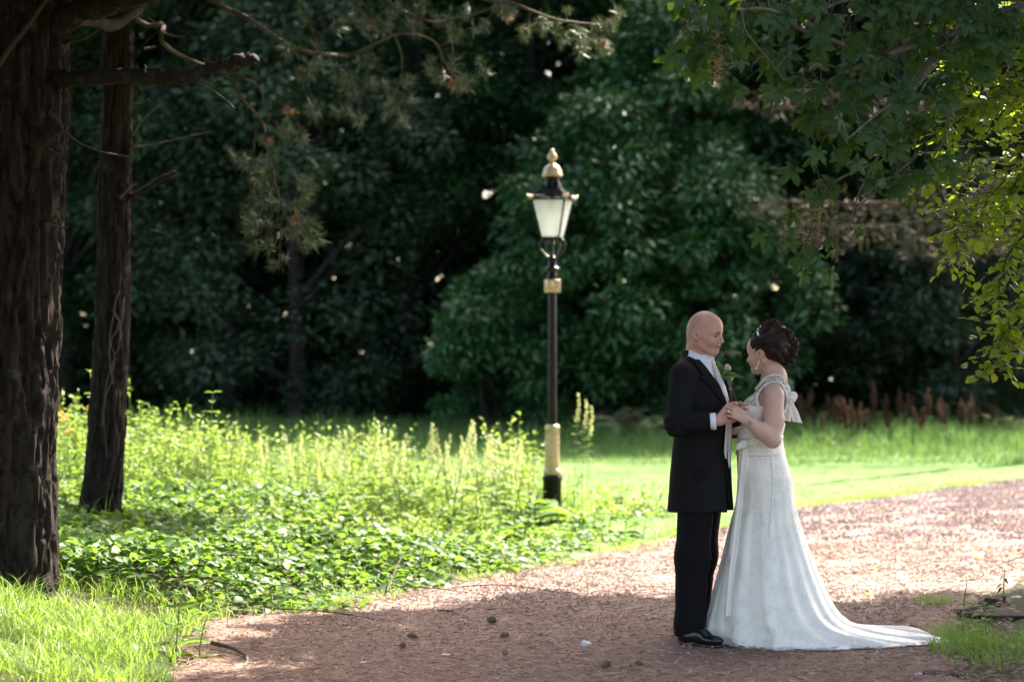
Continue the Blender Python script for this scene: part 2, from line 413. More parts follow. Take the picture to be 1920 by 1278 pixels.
# mown lawn blades
n = 150000
y = 20 + 15 * rng.random(n) ** 1.15; x = rng.uniform(-6, 9, n); k = x < XL(y) - .02 - .1 * rng.random(n); k &= (np.abs(x) < y * .235 + .6); k &= ~((y < 22.3) & (x < XL(y) - 1.3))
x, y = x[k], y[k]
big = .5 + .5 * fbm(np.stack([x * .5, y * .9, x * 0], 1), 3, 8)
V, F, T = blades(onground(x, y, -.005), rng.uniform(.03, .06, len(x)), rng.uniform(.1, 1.1, len(x)), .0045, np.clip(rng.normal(.35, .22, len(x)) + .25 * big, 0, 1), 1)
tag(obj('mown_grass', V, F, M['lawn_blade'], attrs={'tint': T}), 'short bright mown grass of the lawn beyond the drive', 'grass', kind='stuff')
# long meadow grass at the foot of the wood
n = 46000
y = rng.uniform(33.8, 43, n); x = rng.uniform(-11, 11, n)
ed = 33.9 + .35 * fbm(np.stack([x * .6, x * 0, x * 0], 1), 3, 31); k = y > ed; x, y, ed = x[k], y[k], ed[k]
pt = .5 + .5 * fbm(np.stack([x * .8, y * .8, x * 0], 1), 3, 5)
hh = (.10 + .30 * sstep(0, 5.5, y - ed)) * rng.uniform(.5, 1.25, len(x)) * (.6 + .7 * pt)
V, F, T = blades(onground(x, y), hh, rng.uniform(.1, .9, len(x)), rng.uniform(.006, .011, len(x)), np.clip(rng.normal(.35, .22, len(x)) + .2 * pt, 0, 1), 2)
tag(obj('meadow_grass', V, F, M['meadow'], attrs={'tint': T}), 'long unmown grass between the lawn and the wood', 'grass', kind='stuff')
# long grass in front of the big pine
n = 20000
x = rng.uniform(-4.2, -1.35, n); y = rng.uniform(10.6, 14.9, n)
lim = XL(y) - .12 + .16 * fbm(np.stack([x * 2.2, y * 2.2, x * 0], 1), 3, 2)
k = (x < lim) & (y < 14.25 + .3 * fbm(np.stack([x * 2, x * 0, x * 0], 1), 3, 77) + .15 * (x + 3)); x, y = x[k], y[k]
cl = fbm(np.stack([x * 3.3, y * 3.3, x * 0], 1), 3, 12)
dens = np.clip(.75 + .5 * cl, .2, 1); k = rng.random(len(x)) < dens; x, y, cl = x[k], y[k], cl[k]
hh = np.clip(.13 + .10 * cl, .05, .3) * rng.uniform(.55, 1.25, len(x))
V, F, T = blades(onground(x, y, -.01), hh, rng.uniform(.25, 1.5, len(x)), rng.uniform(.0018, .004, len(x)), np.clip(rng.normal(.45, .24, len(x)), 0, 1), 4)
tag(obj('long_grass', V, F, M['grass'], attrs={'tint': T}), 'long tangled sunlit grass in front of the big pine trunk', 'grass', kind='stuff')
# rough grass on the verge right of the drive
n = 26000; y = rng.uniform(9, 34, n); x = XR(y) + .12 + rng.exponential(1.6, n); cl = fbm(np.stack([x * 1.1, y * 1.1, x * 0], 1), 3, 15); k = (cl > -.15) & (x < 13) & ((x > XR(y) + .55) | (y > 17)); x, y, cl = x[k], y[k], cl[k]
V, F, T = blades(onground(x, y, -.01), np.clip(.10 + .08 * cl, .04, .25) * rng.uniform(.6, 1.2, len(x)), rng.uniform(.2, 1.3, len(x)), rng.uniform(.0025, .005, len(x)), np.clip(rng.normal(.35, .24, len(x)), 0, 1), 3)
tag(obj('verge_grass', V, F, M['grass'], attrs={'tint': T}), 'rough grass on the verge along the right side of the drive', 'grass', kind='stuff')
# fallen needles on the drive, loose stones
n = 70000
y = 10.5 + 9.5 * rng.random(n) ** 1.25; x = XL(y) + (XR(y) - XL(y)) * rng.uniform(-.03, 1.08, n)
a = rng.uniform(0, 2 * np.pi, n); L = rng.uniform(.03, .085, n); D = np.stack([np.cos(a), np.sin(a), rng.normal(0, .13, n)], 1)
W = np.stack([-np.sin(a), np.cos(a), rng.normal(0, .5, n)], 1) * rng.uniform(.0010, .0026, n)[:, None]
P = onground(x, y, .010 + .014 * rng.random(n)); bend = np.stack([-np.sin(a), np.cos(a), 0 * a], 1) * (rng.normal(0, .2, n) * L)[:, None]
V = np.stack([P - D * L[:, None] / 2, P + W + bend * .4, P + D * L[:, None] / 2 + bend * .2, P - W + bend * .4], 1).reshape(-1, 3)
F = (np.array([[0, 1, 3], [1, 2, 3]])[None] + (np.arange(n) * 4)[:, None, None]).reshape(-1, 3)
tag(obj('needle_litter', V, F, M['litter'], smooth=False, attrs={'tint': np.repeat(np.where(rng.random(n) < .3, rng.uniform(.88, 1.0, n), rng.uniform(0, .7, n)), 4)}), 'brown fallen pine needles strewn over the shaded drive', 'needles', kind='stuff')
n = 90000
y = 11 + 19.5 * rng.random(n) ** .85; k = rng.random(n) < sstep(11.5, 17.5, y + rng.normal(0, .8, n)) * .95 + .05; y = y[k]; n = len(y); x = XL(y) + (XR(y) - XL(y)) * rng.random(n); k = (x < y * .235 + .5); x, y = x[k], y[k]; n = len(x)
r = rng.uniform(.005, .013, n) * (1 + (y - 13) * .02); P = onground(x, y, .006)
T0 = np.array([[1, 0, -.3], [-.5, .87, -.3], [-.5, -.87, -.3], [0, 0, .75]]); a = rng.uniform(0, 6.28, n)
Rz = np.stack([np.stack([np.cos(a), -np.sin(a), 0 * a], 1), np.stack([np.sin(a), np.cos(a), 0 * a], 1), np.stack([0 * a, 0 * a, 1 + 0 * a], 1)], 1)
V = (P[:, None] + r[:, None, None] * np.einsum('nij,kj->nki', Rz, T0) + rng.normal(0, .002, (n, 4, 3))).reshape(-1, 3)
F = (np.array([[0, 1, 3], [1, 2, 3], [2, 0, 3]])[None] + (np.arange(n) * 4)[:, None, None]).reshape(-1, 3)
def stone_mat():
    s = NT('pink_stone'); t = s.attr('tint')
    return s.end(s.bsdf(s.ramp(t, [(0, (.17, .115, .10)), (.5, (.33, .24, .218)), (.85, (.41, .33, .30)), (1, (.56, .5, .46))]), .85, spec=.3).outputs[0])
M['stone'] = stone_mat()
tag(obj('loose_gravel', V, F, M['stone'], smooth=False, attrs={'tint': np.repeat(rng.random(n), 4)}), 'loose pinkish gravel scattered on the sunlit drive', 'gravel', kind='stuff')

# ================================================================ the wood
def clumps(C, rad, n, leaf, g, droop=.3, flat=.6, tpl=LEAF4, wd=1.0):
    """leaves hung on the outside of flattened clumps; C (m,3), rad (m,)"""
    m = len(C); i = g.integers(0, m, n); d = rdir(n, g); d[:, 2] = d[:, 2] * .8 + .15; d = norm(d)
    rr = rad[i] * g.uniform(.55, 1.08, n); P = C[i] + d * rr[:, None] * np.array([1, 1, flat])
    out_ = norm(d * np.array([1, 1, .5])); T = norm(out_ + rdir(n, g) * .7 - np.array([0, 0, droop]))
    N = norm(np.array([0, 0, 1.]) + d * .6 + rdir(n, g) * .55)
    return scatter(P, T, N, leaf * g.uniform(.65, 1.3, n), tpl, wd)
def forest_tree(name, label, px, Yt, h, rad, base, mat, n=14000, leaf=.13, seed=0, group='trees along the wood edge', nclump=60, trunk_r=.2, shape=1.0, bark='dark_bark', tpl=LEAF4, wd=1.0, cat='tree', zmax=None):
    g = np.random.default_rng(seed); x0 = gX(px, Yt); z0 = float(hgt(x0, Yt)); root = wthing(name, label, cat, (x0, Yt, z0), group)
    # clump centres on a shell of an uneven egg
    u = g.random(nclump) ** .8; a = g.uniform(0, 2 * np.pi, nclump)
    zz = base + (h - base) * u; prof = np.sin(np.pi * np.clip(.16 + .84 * u, 0, 1) ** shape) ** .7
    rr = rad * prof * np.sqrt(g.uniform(.25, 1, nclump)) * (1 + .18 * g.normal(size=nclump))
    C = np.stack([x0 + rr * np.cos(a), Yt + rr * np.sin(a), z0 + zz], 1); cr = rad * g.uniform(.2, .36, nclump)
    n = int(n * 1.5); V, F, k = clumps(C, cr, n, leaf * 1.08, g, tpl=tpl, wd=wd); V[:, 2] = np.maximum(V[:, 2], z0 + .1)
    ct = g.normal(0, .16, nclump)
    o = obj('crown', V, F, mat, root, attrs={'tint': np.repeat(np.clip(g.normal(.45, .2, n), 0, .96), k)}); o['kind'] = 'stuff'
    top = np.array([x0 + g.normal(0, .3), Yt + g.normal(0, .3), z0 + h * .82])
    mb = MB(); mb.add(*tube(spline([(x0, Yt, z0 - .1), (x0 + g.normal(0, .1), Yt + .1, z0 + h * .3), top], 12), np.linspace(trunk_r, trunk_r * .25, 12), 8))
    for j in g.choice(nclump, min(12, nclump), replace=False):
        s = np.array([x0, Yt, z0 + max(.3, (C[j][2] - z0) * .6)]); md = (s + C[j]) / 2 + np.array([0, 0, .25])
        mb.add(*tube(spline([s, md, C[j]], 7), np.linspace(trunk_r * .4, .02, 7), 5))
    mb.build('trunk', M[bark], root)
    return root
W_, G_, L_ = M['wood_leaf'], M['grey_leaf'], M['laurel_leaf']
ft = forest_tree
ft('broadleaf_tree', 'dark broadleaf tree seen between the two pine trunks', 130, 47, 13, 3.2, .6, W_, 15000, .13, 1)
ft('broadleaf_tree', 'tall dark tree right of the slim pine, behind the pale maple', 330, 50, 15, 3.6, 1.2, W_, 15000, .14, 2)
ft('maple_tree', 'grey green maple sweeping low behind the tall seed stalks', 560, 44.5, 8.0, 2.9, .2, G_, 20000, .14, 3, nclump=95)
ft('maple_tree', 'grey green maple above the broken pine branch at upper left', 430, 47, 12, 2.8, 3.2, G_, 11000, .14, 4)
ft('broadleaf_tree', 'dark tree between the grey maple and the lamp post', 770, 47, 13, 3.0, .4, W_, 17000, .14, 5, nclump=80)
ft('broadleaf_tree', 'tall dark tree directly behind the lantern top', 1000, 49, 15, 3.4, 1.5, W_, 15000, .14, 6)
ft('broadleaf_tree', 'tall dark tree behind the big laurel and the groom', 1240, 48, 14, 3.3, 1.0, W_, 15000, .14, 7)
ft('broadleaf_tree', 'dark tree behind the drooping sycamore twigs', 1480, 48, 14, 3.2, 1.2, W_, 15000, .14, 8)
ft('broadleaf_tree', 'dark tree between the bride and the right edge of the wood', 1700, 47, 13, 3.0, .8, W_, 14000, .14, 9)
ft('broadleaf_tree', 'dark tree at the far right end of the wood', 1900, 48, 13, 3.2, .8, W_, 14000, .14, 10)
ft('broadleaf_tree', 'dark tree behind the big pine trunk at the left edge', -60, 48, 13, 3.4, .6, W_, 12000, .14, 12)
ft('laurel_bush', 'tall glossy laurel between the lamp post and the groom', 1130, 42.0, 5.6, 2.1, .2, L_, 13000, .15, 21, 'glossy laurels in front of the wood', 75, .09, .8, tpl=LEAF6, wd=.62, cat='bush')
ft('laurel_bush', 'low glossy laurel spreading left of the lamp post', 925, 40.5, 2.7, 1.25, .1, L_, 5000, .14, 22, 'glossy laurels in front of the wood', 40, .06, .7, tpl=LEAF6, wd=.62, cat='bush')
ft('laurel_bush', 'glossy laurel right behind the heads of the couple', 1360, 41.5, 4.6, 1.7, .2, L_, 9000, .15, 23, 'glossy laurels in front of the wood', 60, .08, .8, tpl=LEAF6, wd=.62, cat='bush')
ft('laurel_bush', 'tall dim laurel rising behind the top of the lamp', 1230, 44, 7.8, 2.0, 2.5, L_, 9000, .15, 24, 'glossy laurels in front of the wood', 55, .09, .9, tpl=LEAF6, wd=.62, cat='bush')
ft('elder_bush', 'grey green elder bush behind the rusty sorrel at right', 1790, 43, 4.6, 1.7, .5, G_, 7500, .15, 25, 'grey green bushes at right', 45, .07, .8, cat='bush')
ft('elder_bush', 'smaller grey green bush between the bride and the elder', 1640, 44, 3.4, 1.3, .8, G_, 4500, .14, 26, 'grey green bushes at right', 32, .06, .8, cat='bush')
# dark understorey closing the foot of the wood
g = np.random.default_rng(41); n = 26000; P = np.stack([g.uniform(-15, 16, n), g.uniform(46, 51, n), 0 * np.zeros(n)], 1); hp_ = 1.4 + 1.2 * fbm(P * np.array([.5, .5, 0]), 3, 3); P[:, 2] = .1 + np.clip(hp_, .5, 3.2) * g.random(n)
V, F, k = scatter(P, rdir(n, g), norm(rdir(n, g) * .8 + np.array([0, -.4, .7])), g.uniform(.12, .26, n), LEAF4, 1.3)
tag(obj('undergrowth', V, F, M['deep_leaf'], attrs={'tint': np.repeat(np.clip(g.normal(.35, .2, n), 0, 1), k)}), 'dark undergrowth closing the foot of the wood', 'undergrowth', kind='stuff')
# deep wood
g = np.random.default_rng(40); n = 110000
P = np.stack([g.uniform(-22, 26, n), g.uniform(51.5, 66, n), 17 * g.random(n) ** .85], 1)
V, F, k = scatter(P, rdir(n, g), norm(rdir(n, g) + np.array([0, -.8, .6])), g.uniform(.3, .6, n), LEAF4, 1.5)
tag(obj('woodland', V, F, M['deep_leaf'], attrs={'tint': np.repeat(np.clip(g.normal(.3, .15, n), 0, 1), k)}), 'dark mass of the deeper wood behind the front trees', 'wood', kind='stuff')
# conifer with dry tan sprays
g = np.random.default_rng(50); cx, cyy = gX(1600, 36), 36.0
cr = wthing('conifer_tree', 'conifer branch with dry tan sprays behind the drooping sycamore', 'tree', (gX(2010, 36), 36, 0))
mb = MB(); mb.add(*tube(spline([(gX(2010, 36), 36, -.1), (gX(2012, 36), 36, 4), (gX(2005, 36), 36.1, 9)], 14), np.linspace(.2, .06, 14), 8))
brs = [[(2010, 330), (1850, 300), (1700, 370), (1560, 380), (1400, 375)], [(2010, 300), (1900, 330), (1740, 410), (1600, 425), (1480, 420)], [(2010, 210), (1880, 190), (1700, 200), (1520, 170), (1420, 180)], [(2010, 480), (1900, 440), (1800, 460), (1700, 440)]]
PP = []
for b in brs:
    q = spline([at(px_, py_2, 36 + g.normal(0, .5)) for px_, py_2 in b], 30); mb.add(*tube(q, np.linspace(.022, .005, 30), 5)); PP.append(q[9:])
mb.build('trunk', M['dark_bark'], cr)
PP = np.concatenate(PP); n = 1700; i = g.integers(0, len(PP), n)
P = PP[i] + g.normal(0, 1, (n, 3)) * np.array([.14, .18, .10]) - np.array([0, 0, .08])
V, F, k = scatter(P, norm(rdir(n, g) + np.array([-.5, 0, -.5])), rdir(n, g), g.uniform(.09, .2, n), SLIM, .7)
o = obj('sprays', V, F, M['tan_leaf'], cr, attrs={'tint': np.repeat(g.random(n), k)}); o['kind'] = 'stuff'

# ================================================================ pines at left
def bark_trunk(name, path, rad, parent, nth=120, dense=450, zvis=5.2, mat='pine_bark', seed=0, cell=9, depth=.028):
    path = np.asarray(path, float); zt = path[-1, 2]; z0 = path[0, 2]
    zz = np.concatenate([np.linspace(z0, zvis, dense), np.linspace(zvis, zt, 30)[1:]]); c = np.stack([np.interp(zz, path[:, 2], path[:, 0]), np.interp(zz, path[:, 2], path[:, 1])], 1)
    cs = spline(path, 200); c = np.stack([np.interp(zz, cs[:, 2], cs[:, 0]), np.interp(zz, cs[:, 2], cs[:, 1])], 1); r = np.interp(zz, path[:, 2], rad)
    th = np.linspace(0, 2 * np.pi, nth, endpoint=False); Z, TH = np.meshgrid(zz, th, indexing='ij')
    Rr = r[:, None] * np.ones_like(TH); ux, uy = np.cos(TH), np.sin(TH)
    Q = np.stack([ux * cell * Rr, uy * cell * Rr, Z * 1.5], -1) + seed
    wq = Q + .6 * np.stack([vnoise(Q * .9, seed + 1), vnoise(Q * .9, seed + 2), vnoise(Q * .9, seed + 3)], -1)
    f = fbm(wq * np.array([1.3, 1.3, 1.0]), 3, seed + 4); crack = np.clip(1 - np.abs(f) / .32, 0, 1) ** 1.4
    nU = max(8, int(round(cell * r[0] * 7.5))); U = ((TH + math.pi / 2) / (2 * np.pi) % 1) * nU + .75 * vnoise(Q * np.array([1.1, 1.1, 2.2]), seed + 30) + .35 * vnoise(Q * np.array([3, 3, 6]), seed + 33); Vv = Z * 3.4 + .8 * vnoise(Q * 1.1, seed + 31) + .4 * vnoise(Q * 3, seed + 34); iu, iv = np.floor(U).astype(int), np.floor(Vv).astype(int); F1 = np.full(U.shape, 9.); F2 = F1.copy(); cid = np.zeros(U.shape)
    for du in (-1, 0, 1):
        for dv in (-1, 0, 1):
            cu, cv2 = iu + du, iv + dv; wu = cu % nU; px2 = cu + .5 + .42 * _h(wu, cv2, 0 * wu, seed + 40); py2 = cv2 + .5 + .45 * _h(wu, cv2, 0 * wu, seed + 41); dd = np.hypot(U - px2, Vv - py2); m1 = dd < F1; F2 = np.where(m1, F1, np.minimum(F2, dd)); cid = np.where(m1, _h(wu, cv2, 0 * wu, seed + 42), cid); F1 = np.where(m1, dd, F1)
    edge = np.clip(1 - (F2 - F1) / .26, 0, 1); crack = np.clip(.7 * crack + .55 * edge ** 1.5, 0, 1)
    f2 = fbm(wq * np.array([3.1, 3.1, 2.0]), 3, seed + 9)
    d = -depth * crack + .014 * f2 + .006 * fbm(wq * np.array([7, 7, 5]), 2, seed + 20) + .012 * fbm(Q * np.array([.5, .5, .7]), 2, seed + 14) + .012 * np.abs(f) + .009 * cid
    flare = .05 * np.exp(-(Z - z0) / .22) * (1 + .5 * np.cos(TH * 4 + seed)); k = Rr / r[0]
    Rr = Rr + d * np.clip(k, .5, 1) + flare * r[0] * 3
    V = np.stack([c[:, 0:1] + Rr * ux, c[:, 1:2] + Rr * uy, Z], -1).reshape(-1, 3)
    return obj(name, V, grid_faces(len(zz), nth, True)[:, ::-1], M[mat], parent, attrs={'crack': np.clip(crack, 0, 1).ravel(), 'plate': (.5 + .5 * cid).ravel()})
def limb(name, pts, r0, r1, parent, mat='twig', n=24, sides=7, rough=.05, seed=0, kn=.012):
    q = spline(pts, n); q = q + kn * np.random.default_rng(seed).normal(size=q.shape) * np.linspace(.2, 1, n)[:, None] * min(1, r0 * 20)
    V, F = tube(q, np.linspace(r0, r1, n), sides, True, rough, seed); return obj(name, V, F, M[mat], parent)
Y1 = 14.0; b1 = np.array([gX(2, Y1), Y1, float(hgt(gX(2, Y1), Y1)) - .05])
pine1 = wthing('pine_tree', 'thick pine trunk with deeply cracked bark at the left edge', 'tree', b1)
bark_trunk('trunk', [b1, (gX(10, Y1), Y1, 1.6), (gX(22, Y1), Y1, 3.2), (gX(30, Y1), Y1 + .1, 6.5), (gX(36, Y1), Y1 + .2, 13)], [.30, .30, .315, .28, .1], pine1, 150, 480, 4.2, seed=3, cell=11, depth=.034)
def A1(px, py, dy=0): return at(px, py, Y1 + dy)
limb('branch', [A1(100, 150, -.1), A1(150, 147, -.2), A1(250, 142, -.25), A1(340, 145, -.3), A1(395, 127, -.3), A1(440, 114, -.3), A1(478, 110, -.3)], .052, .03, pine1, 'pine_bark', 40, 10, .10, 1)
for i, (a, b, r) in enumerate([((385, 125), (382, 108), .006), ((420, 118), (445, 108), .006), ((365, 148), (398, 160), .006), ((272, 135), (272, 122), .01), ((475, 110), (479, 118), .012), ((420, 140), (430, 148), .006)]):
    limb('twig', [A1(*a, -.3), A1(*b, -.33)], r, r * .5, pine1, 'dead_wood', 4, 5)
limb('twig', [A1(362, 152, -.3), A1(392, 165, -.32), A1(420, 185, -.3), A1(440, 203, -.3)], .009, .004, pine1, 'dead_wood', 10, 5)
limb('branch', [A1(95, 45, -.1), A1(150, 22, -.2), A1(210, 5, -.3), A1(290, -12, -.4)], .075, .06, pine1, 'pine_bark', 20, 10, .08, 2)
limb('branch', [A1(105, 40, .1), A1(160, 35, .6), A1(210, 50, 1.2), A1(260, 20, 1.8)], .05, .03, pine1, 'pine_bark', 16, 8, .08, 3)
limb('twig', [A1(-30, 160, -.35), A1(30, 75, -.38), A1(85, 2, -.4), A1(120, -60, -.4)], .016, .011, pine1, 'twig', 16, 6)
limb('twig', [A1(118, 245, -.1), A1(150, 268, -.15), A1(190, 284, -.2), A1(242, 294, -.2)], .008, .0035, pine1, 'dead_wood', 12, 5)
limb('branch', [A1(62, 274, -.32), A1(90, 258, -.38), A1(112, 238, -.42)], .03, .02, pine1, 'pine_bark', 8, 8, .1)
limb('twig', [A1(85, 419, -.3), A1(108, 423, -.36), A1(126, 426, -.4)], .007, .003, pine1, 'dead_wood', 6, 5)
limb('twig', [A1(112, 250, -.1), A1(128, 240, -.2)], .006, .003, pine1, 'dead_wood', 4, 5)
limb('twig', [A1(118, 80, -.05), A1(158, 72, -.1), A1(188, 52, -.1)], .010, .005, pine1, 'twig', 8, 5)
limb('twig', [A1(85, 277, -.3), A1(112, 287, -.36)], .006, .003, pine1, 'dead_wood', 4, 5)
# slim pine
Y2 = 19.0; b2 = np.array([gX(185, Y2), Y2, float(hgt(gX(185, Y2), Y2)) - .05])
pine2 = wthing('pine_tree', 'slimmer pine trunk among brambles, second from the left edge', 'tree', b2)
bark_trunk('trunk', [b2, (gX(203, Y2), Y2, 1.1), (gX(212, Y2), Y2, 2.4), (gX(222, Y2), Y2, 4.2), (gX(232, Y2), Y2, 8), (gX(235, Y2), Y2, 13)], [.155, .14, .13, .112, .09, .04], pine2, 96, 430, 4.7, seed=8, cell=16, depth=.018)
def A2(px, py, dy=0): return at(px, py, Y2 + dy)
tw = [([(246, 256, -.05), (268, 225, -.1), (300, 194, -.1)], .011, .006), ([(244, 277, 0), (290, 270, .1), (340, 258, .1), (395, 247, .1)], .010, .004),
      ([(244, 372, -.05), (280, 350, -.1), (305, 335, -.15), (328, 322, -.15)], .03, .022), ([(240, 362, -.05), (262, 370, -.1), (280, 378, -.1)], .006, .003),
      ([(225, 372, -.15), (240, 355, -.2), (258, 342, -.2)], .012, .005), ([(241, 465, 0), (266, 435, -.1), (295, 416, -.1), (343, 411, -.1)], .015, .005),
      ([(282, 430, -.1), (296, 434, -.1), (310, 438, -.1)], .007, .003), ([(249, 195, 0), (265, 192, 0), (281, 184, 0)], .009, .004),
      ([(250, 110, 0), (275, 75, -.1), (302, 55, -.1), (334, 28, -.1)], .008, .003), ([(270, 92, -.1), (290, 88, -.1)], .012, .008),
      ([(302, 58, .2), (320, 66, .2), (348, 69, .2)], .008, .004), ([(250, 20, 0), (270, 30, .1), (290, 42, .1)], .01, .006)]
for i, (p, r0, r1) in enumerate(tw): limb('twig', [A2(*q) for q in p], r0, r1, pine2, 'dead_wood' if i % 3 != 2 else 'pine_bark', 12, 6, .06, 30 + i)
for i, p in enumerate([[(222, 545), (207, 620), (215, 680), (196, 760), (200, 850)], [(232, 560), (225, 640), (204, 700), (190, 800)], [(212, 580), (222, 610), (205, 650), (214, 720)]]):
    q = spline([A2(*a, -.155 - .01 * i) for a in p], 24); q[:, 0] += .006 * rng.normal(size=24); limb('ivy_stem', q, .005, .004, pine2, 'dead_wood', 24, 5, 0, i, 0)
# needled branches
def tuft_mesh(name, n, mat, seed, L=.115):
    g = np.random.default_rng(seed); d = norm(rdir(n, g) * .75 + np.array([0, 0, .75])); base = np.stack([0 * d[:, 0], 0 * d[:, 0], g.uniform(-.07, .02, n)], 1)
    l = L * g.uniform(.7, 1.15, n); w_ = norm(np.cross(d, rdir(n, g))) * .0022
    md = base + d * l[:, None] * .55 + np.array([0, 0, -.004]); tip = base + d * l[:, None] - np.array([0, 0, .012])
    V = np.stack([base - w_, base + w_, md + w_, md - w_, tip], 1).reshape(-1, 3)
    F = (np.array([[0, 1, 2], [0, 2, 3], [3, 2, 4]])[None] + (np.arange(n) * 5)[:, None, None]).reshape(-1, 3)
    me = mesh_np(name, V, F, True, {'tint': np.repeat(np.clip(g.normal(.5, .25, n), 0, 1), 5)}); me.materials.append(mat); return me
tufts = [tuft_mesh('needle_tuft', 58, M['needle'], i) for i in range(3)] + [tuft_mesh('needle_tuft', 50, M['dead_needle'], 9, .09)]
BR = [([(249, 33), (280, 40), (303, 50), (306, 82), (335, 104), (375, 116), (425, 140), (452, 185), (485, 235), (505, 300), (522, 370), (548, 440), (566, 480)], 0, .020, .005),
      ([(420, 128), (462, 142), (488, 165), (500, 215)], .2, .012, .004),
      ([(360, -40), (406, 0), (470, 45), (546, 81), (592, 94), (660, 98), (715, 78), (763, 66), (818, 79), (840, 120), (868, 142), (905, 140)], .6, .022, .004),
      ([(680, -60), (730, 5), (795, 36), (850, 38), (920, 25), (970, -10)], .9, .02, .006),
      ([(820, -50), (905, -5), (965, 12), (1045, 36), (1110, 46), (1140, 48)], .8, .022, .005),
      ([(560, -30), (575, 40), (592, 94), (585, 150), (600, 205)], .6, .010, .003), ([(700, 80), (690, 140), (665, 205)], .7, .008, .003), ([(640, -40), (690, 20), (740, 70), (750, 140), (735, 195)], 1.0, .010, .003),
      ([(480, 232), (470, 300), (472, 340)], .1, .007, .003), ([(515, 330), (545, 345), (580, 352)], -.1, .006, .003), ([(530, 395), (525, 450), (523, 505)], -.1, .006, .003)]
samp = []; g = np.random.default_rng(70)
for p, dy, r0, r1 in BR:
    pts = [A2(a, b, dy + .35 * math.sin(k * 1.7 + dy * 9) * min(1, k / 2)) + g.normal(0, .02, 3) * (k > 0) for k, (a, b) in enumerate(p)]
    limb('branch', pts, r0, r1, pine2, 'twig', 12 + 4 * len(p), 6, .04, int(abs(p[0][0])), .006); samp.append(spline(pts, 60))
samp = np.concatenate(samp)
TP = [(455, 300), (470, 325), (490, 335), (515, 325), (572, 350), (580, 362), (500, 390), (512, 420), (560, 418), (582, 430), (592, 452), (542, 450), (500, 462), (525, 502), (480, 300), (505, 268), (548, 440), (577, 458), (492, 352), (475, 410), (530, 380), (488, 430), (566, 395),
      (540, 110), (560, 140), (600, 125), (632, 130), (660, 150), (545, 215), (556, 250), (535, 245), (600, 210), (640, 210), (667, 215), (590, 195), (700, 150), (722, 190), (747, 200), (800, 110), (822, 122), (846, 120), (856, 165), (872, 155), (915, 133), (582, 95), (690, 110), (760, 130), (735, 160),
      (1010, 30), (1040, 42), (1070, 30), (1100, 52), (1122, 62), (1150, 45), (1165, 25), (1090, 70), (950, 22), (980, 50), (1130, 30), (1060, 60), (1145, 70), (650, 10), (700, 25), (740, 8), (790, 12), (830, 20), (870, 8), (900, 25), (620, 30), (770, 40), (560, 20), (930, 5), (850, 60), (680, 45), (720, 50)]
g = np.random.default_rng(77); ntf = 0; tb = MB()
for k, (a, b) in enumerate(TP):
    for c in range(2 if k % 3 else 3):
        P0 = at(a + g.normal(0, 8), b + g.normal(0, 8), Y2 + .4); d = np.linalg.norm((samp - P0) * np.array([1, .2, 1]), axis=1); s = samp[d.argmin()]
        P0[1] = s[1] + g.normal(0, .12)
        o = bpy.data.objects.new('needle_tuft', tufts[g.integers(0, 3)] if g.random() > .06 else tufts[3]); COL.objects.link(o); o.parent = pine2
        o.location = P0 - b2; dd = norm(P0 - s + rdir(1, g)[0] * .08 + np.array([0, 0, .02])); o.rotation_euler = Vector(dd).to_track_quat('Z', 'X').to_euler(); o.scale = [float(g.uniform(.7, 1.15))] * 3
        tb.add(*tube(spline([s, (s + P0) / 2 + np.array([0, 0, -.02]) + g.normal(0, .01, 3), P0], 5), np.linspace(.004, .0025, 5), 4, False))
tag(tb.build('twig', M['twig'], pine2), kind='stuff')
# upper crowns, out of the frame but shading and standing where they grow
def high_needles(root, b, cx, cy, z0, z1, rad, n, seed):
    g = np.random.default_rng(seed); a = g.uniform(0, 6.28, n); z = g.uniform(z0, z1, n); rr = rad * np.sqrt(g.random(n)) * np.sin(np.pi * (.15 + .8 * (z - z0) / (z1 - z0)))
    P = np.stack([cx + rr * np.cos(a), cy + rr * np.sin(a), z], 1); V, F, k = scatter(P, norm(rdir(n, g) + np.array([0, 0, .3])), rdir(n, g), g.uniform(.15, .3, n), SLIM, .6)
    o = obj('crown', V, F, M['needle'], root, attrs={'tint': np.repeat(g.random(n), k)}); o['kind'] = 'stuff'
# unseen boughs above the frame, added to keep sky light off the pine trunks
g = np.random.default_rng(15); n = 34000; P = np.stack([g.uniform(-8, -.9, n), g.uniform(3.5, 19.5, n), 0 * np.zeros(n)], 1); P[:, 2] = EYE + .158 * P[:, 1] + .35 + 2.6 * g.random(n) ** 1.2; k = (P[:, 0] + .2 * g.normal(size=n) < -1.1)
P = P[k]; n = len(P); V, F, k = scatter(P, norm(rdir(n, g) * np.array([1, 1, .4])), norm(np.array([0, 0, 1.]) + rdir(n, g) * .6), g.uniform(.25, .5, n), LEAF4, .8); o = obj('shade_boughs', V, F, M['needle'], pine1, attrs={'tint': np.repeat(g.random(n), k)}); o['kind'] = 'stuff'
for e in [(-1.5, 15, 5.2), (-1.8, 17.5, 5.6), (-4.5, 17, 5.5), (-5.5, 13, 5), (-2, 11, 4.6), (-6, 16, 5.6)]: limb('branch', [(gX(26, Y1), Y1, 4.6), ((gX(26, Y1) + e[0]) / 2, (Y1 + e[1]) / 2, e[2] + .2), e], .06, .02, pine1, 'pine_bark', 12, 7)
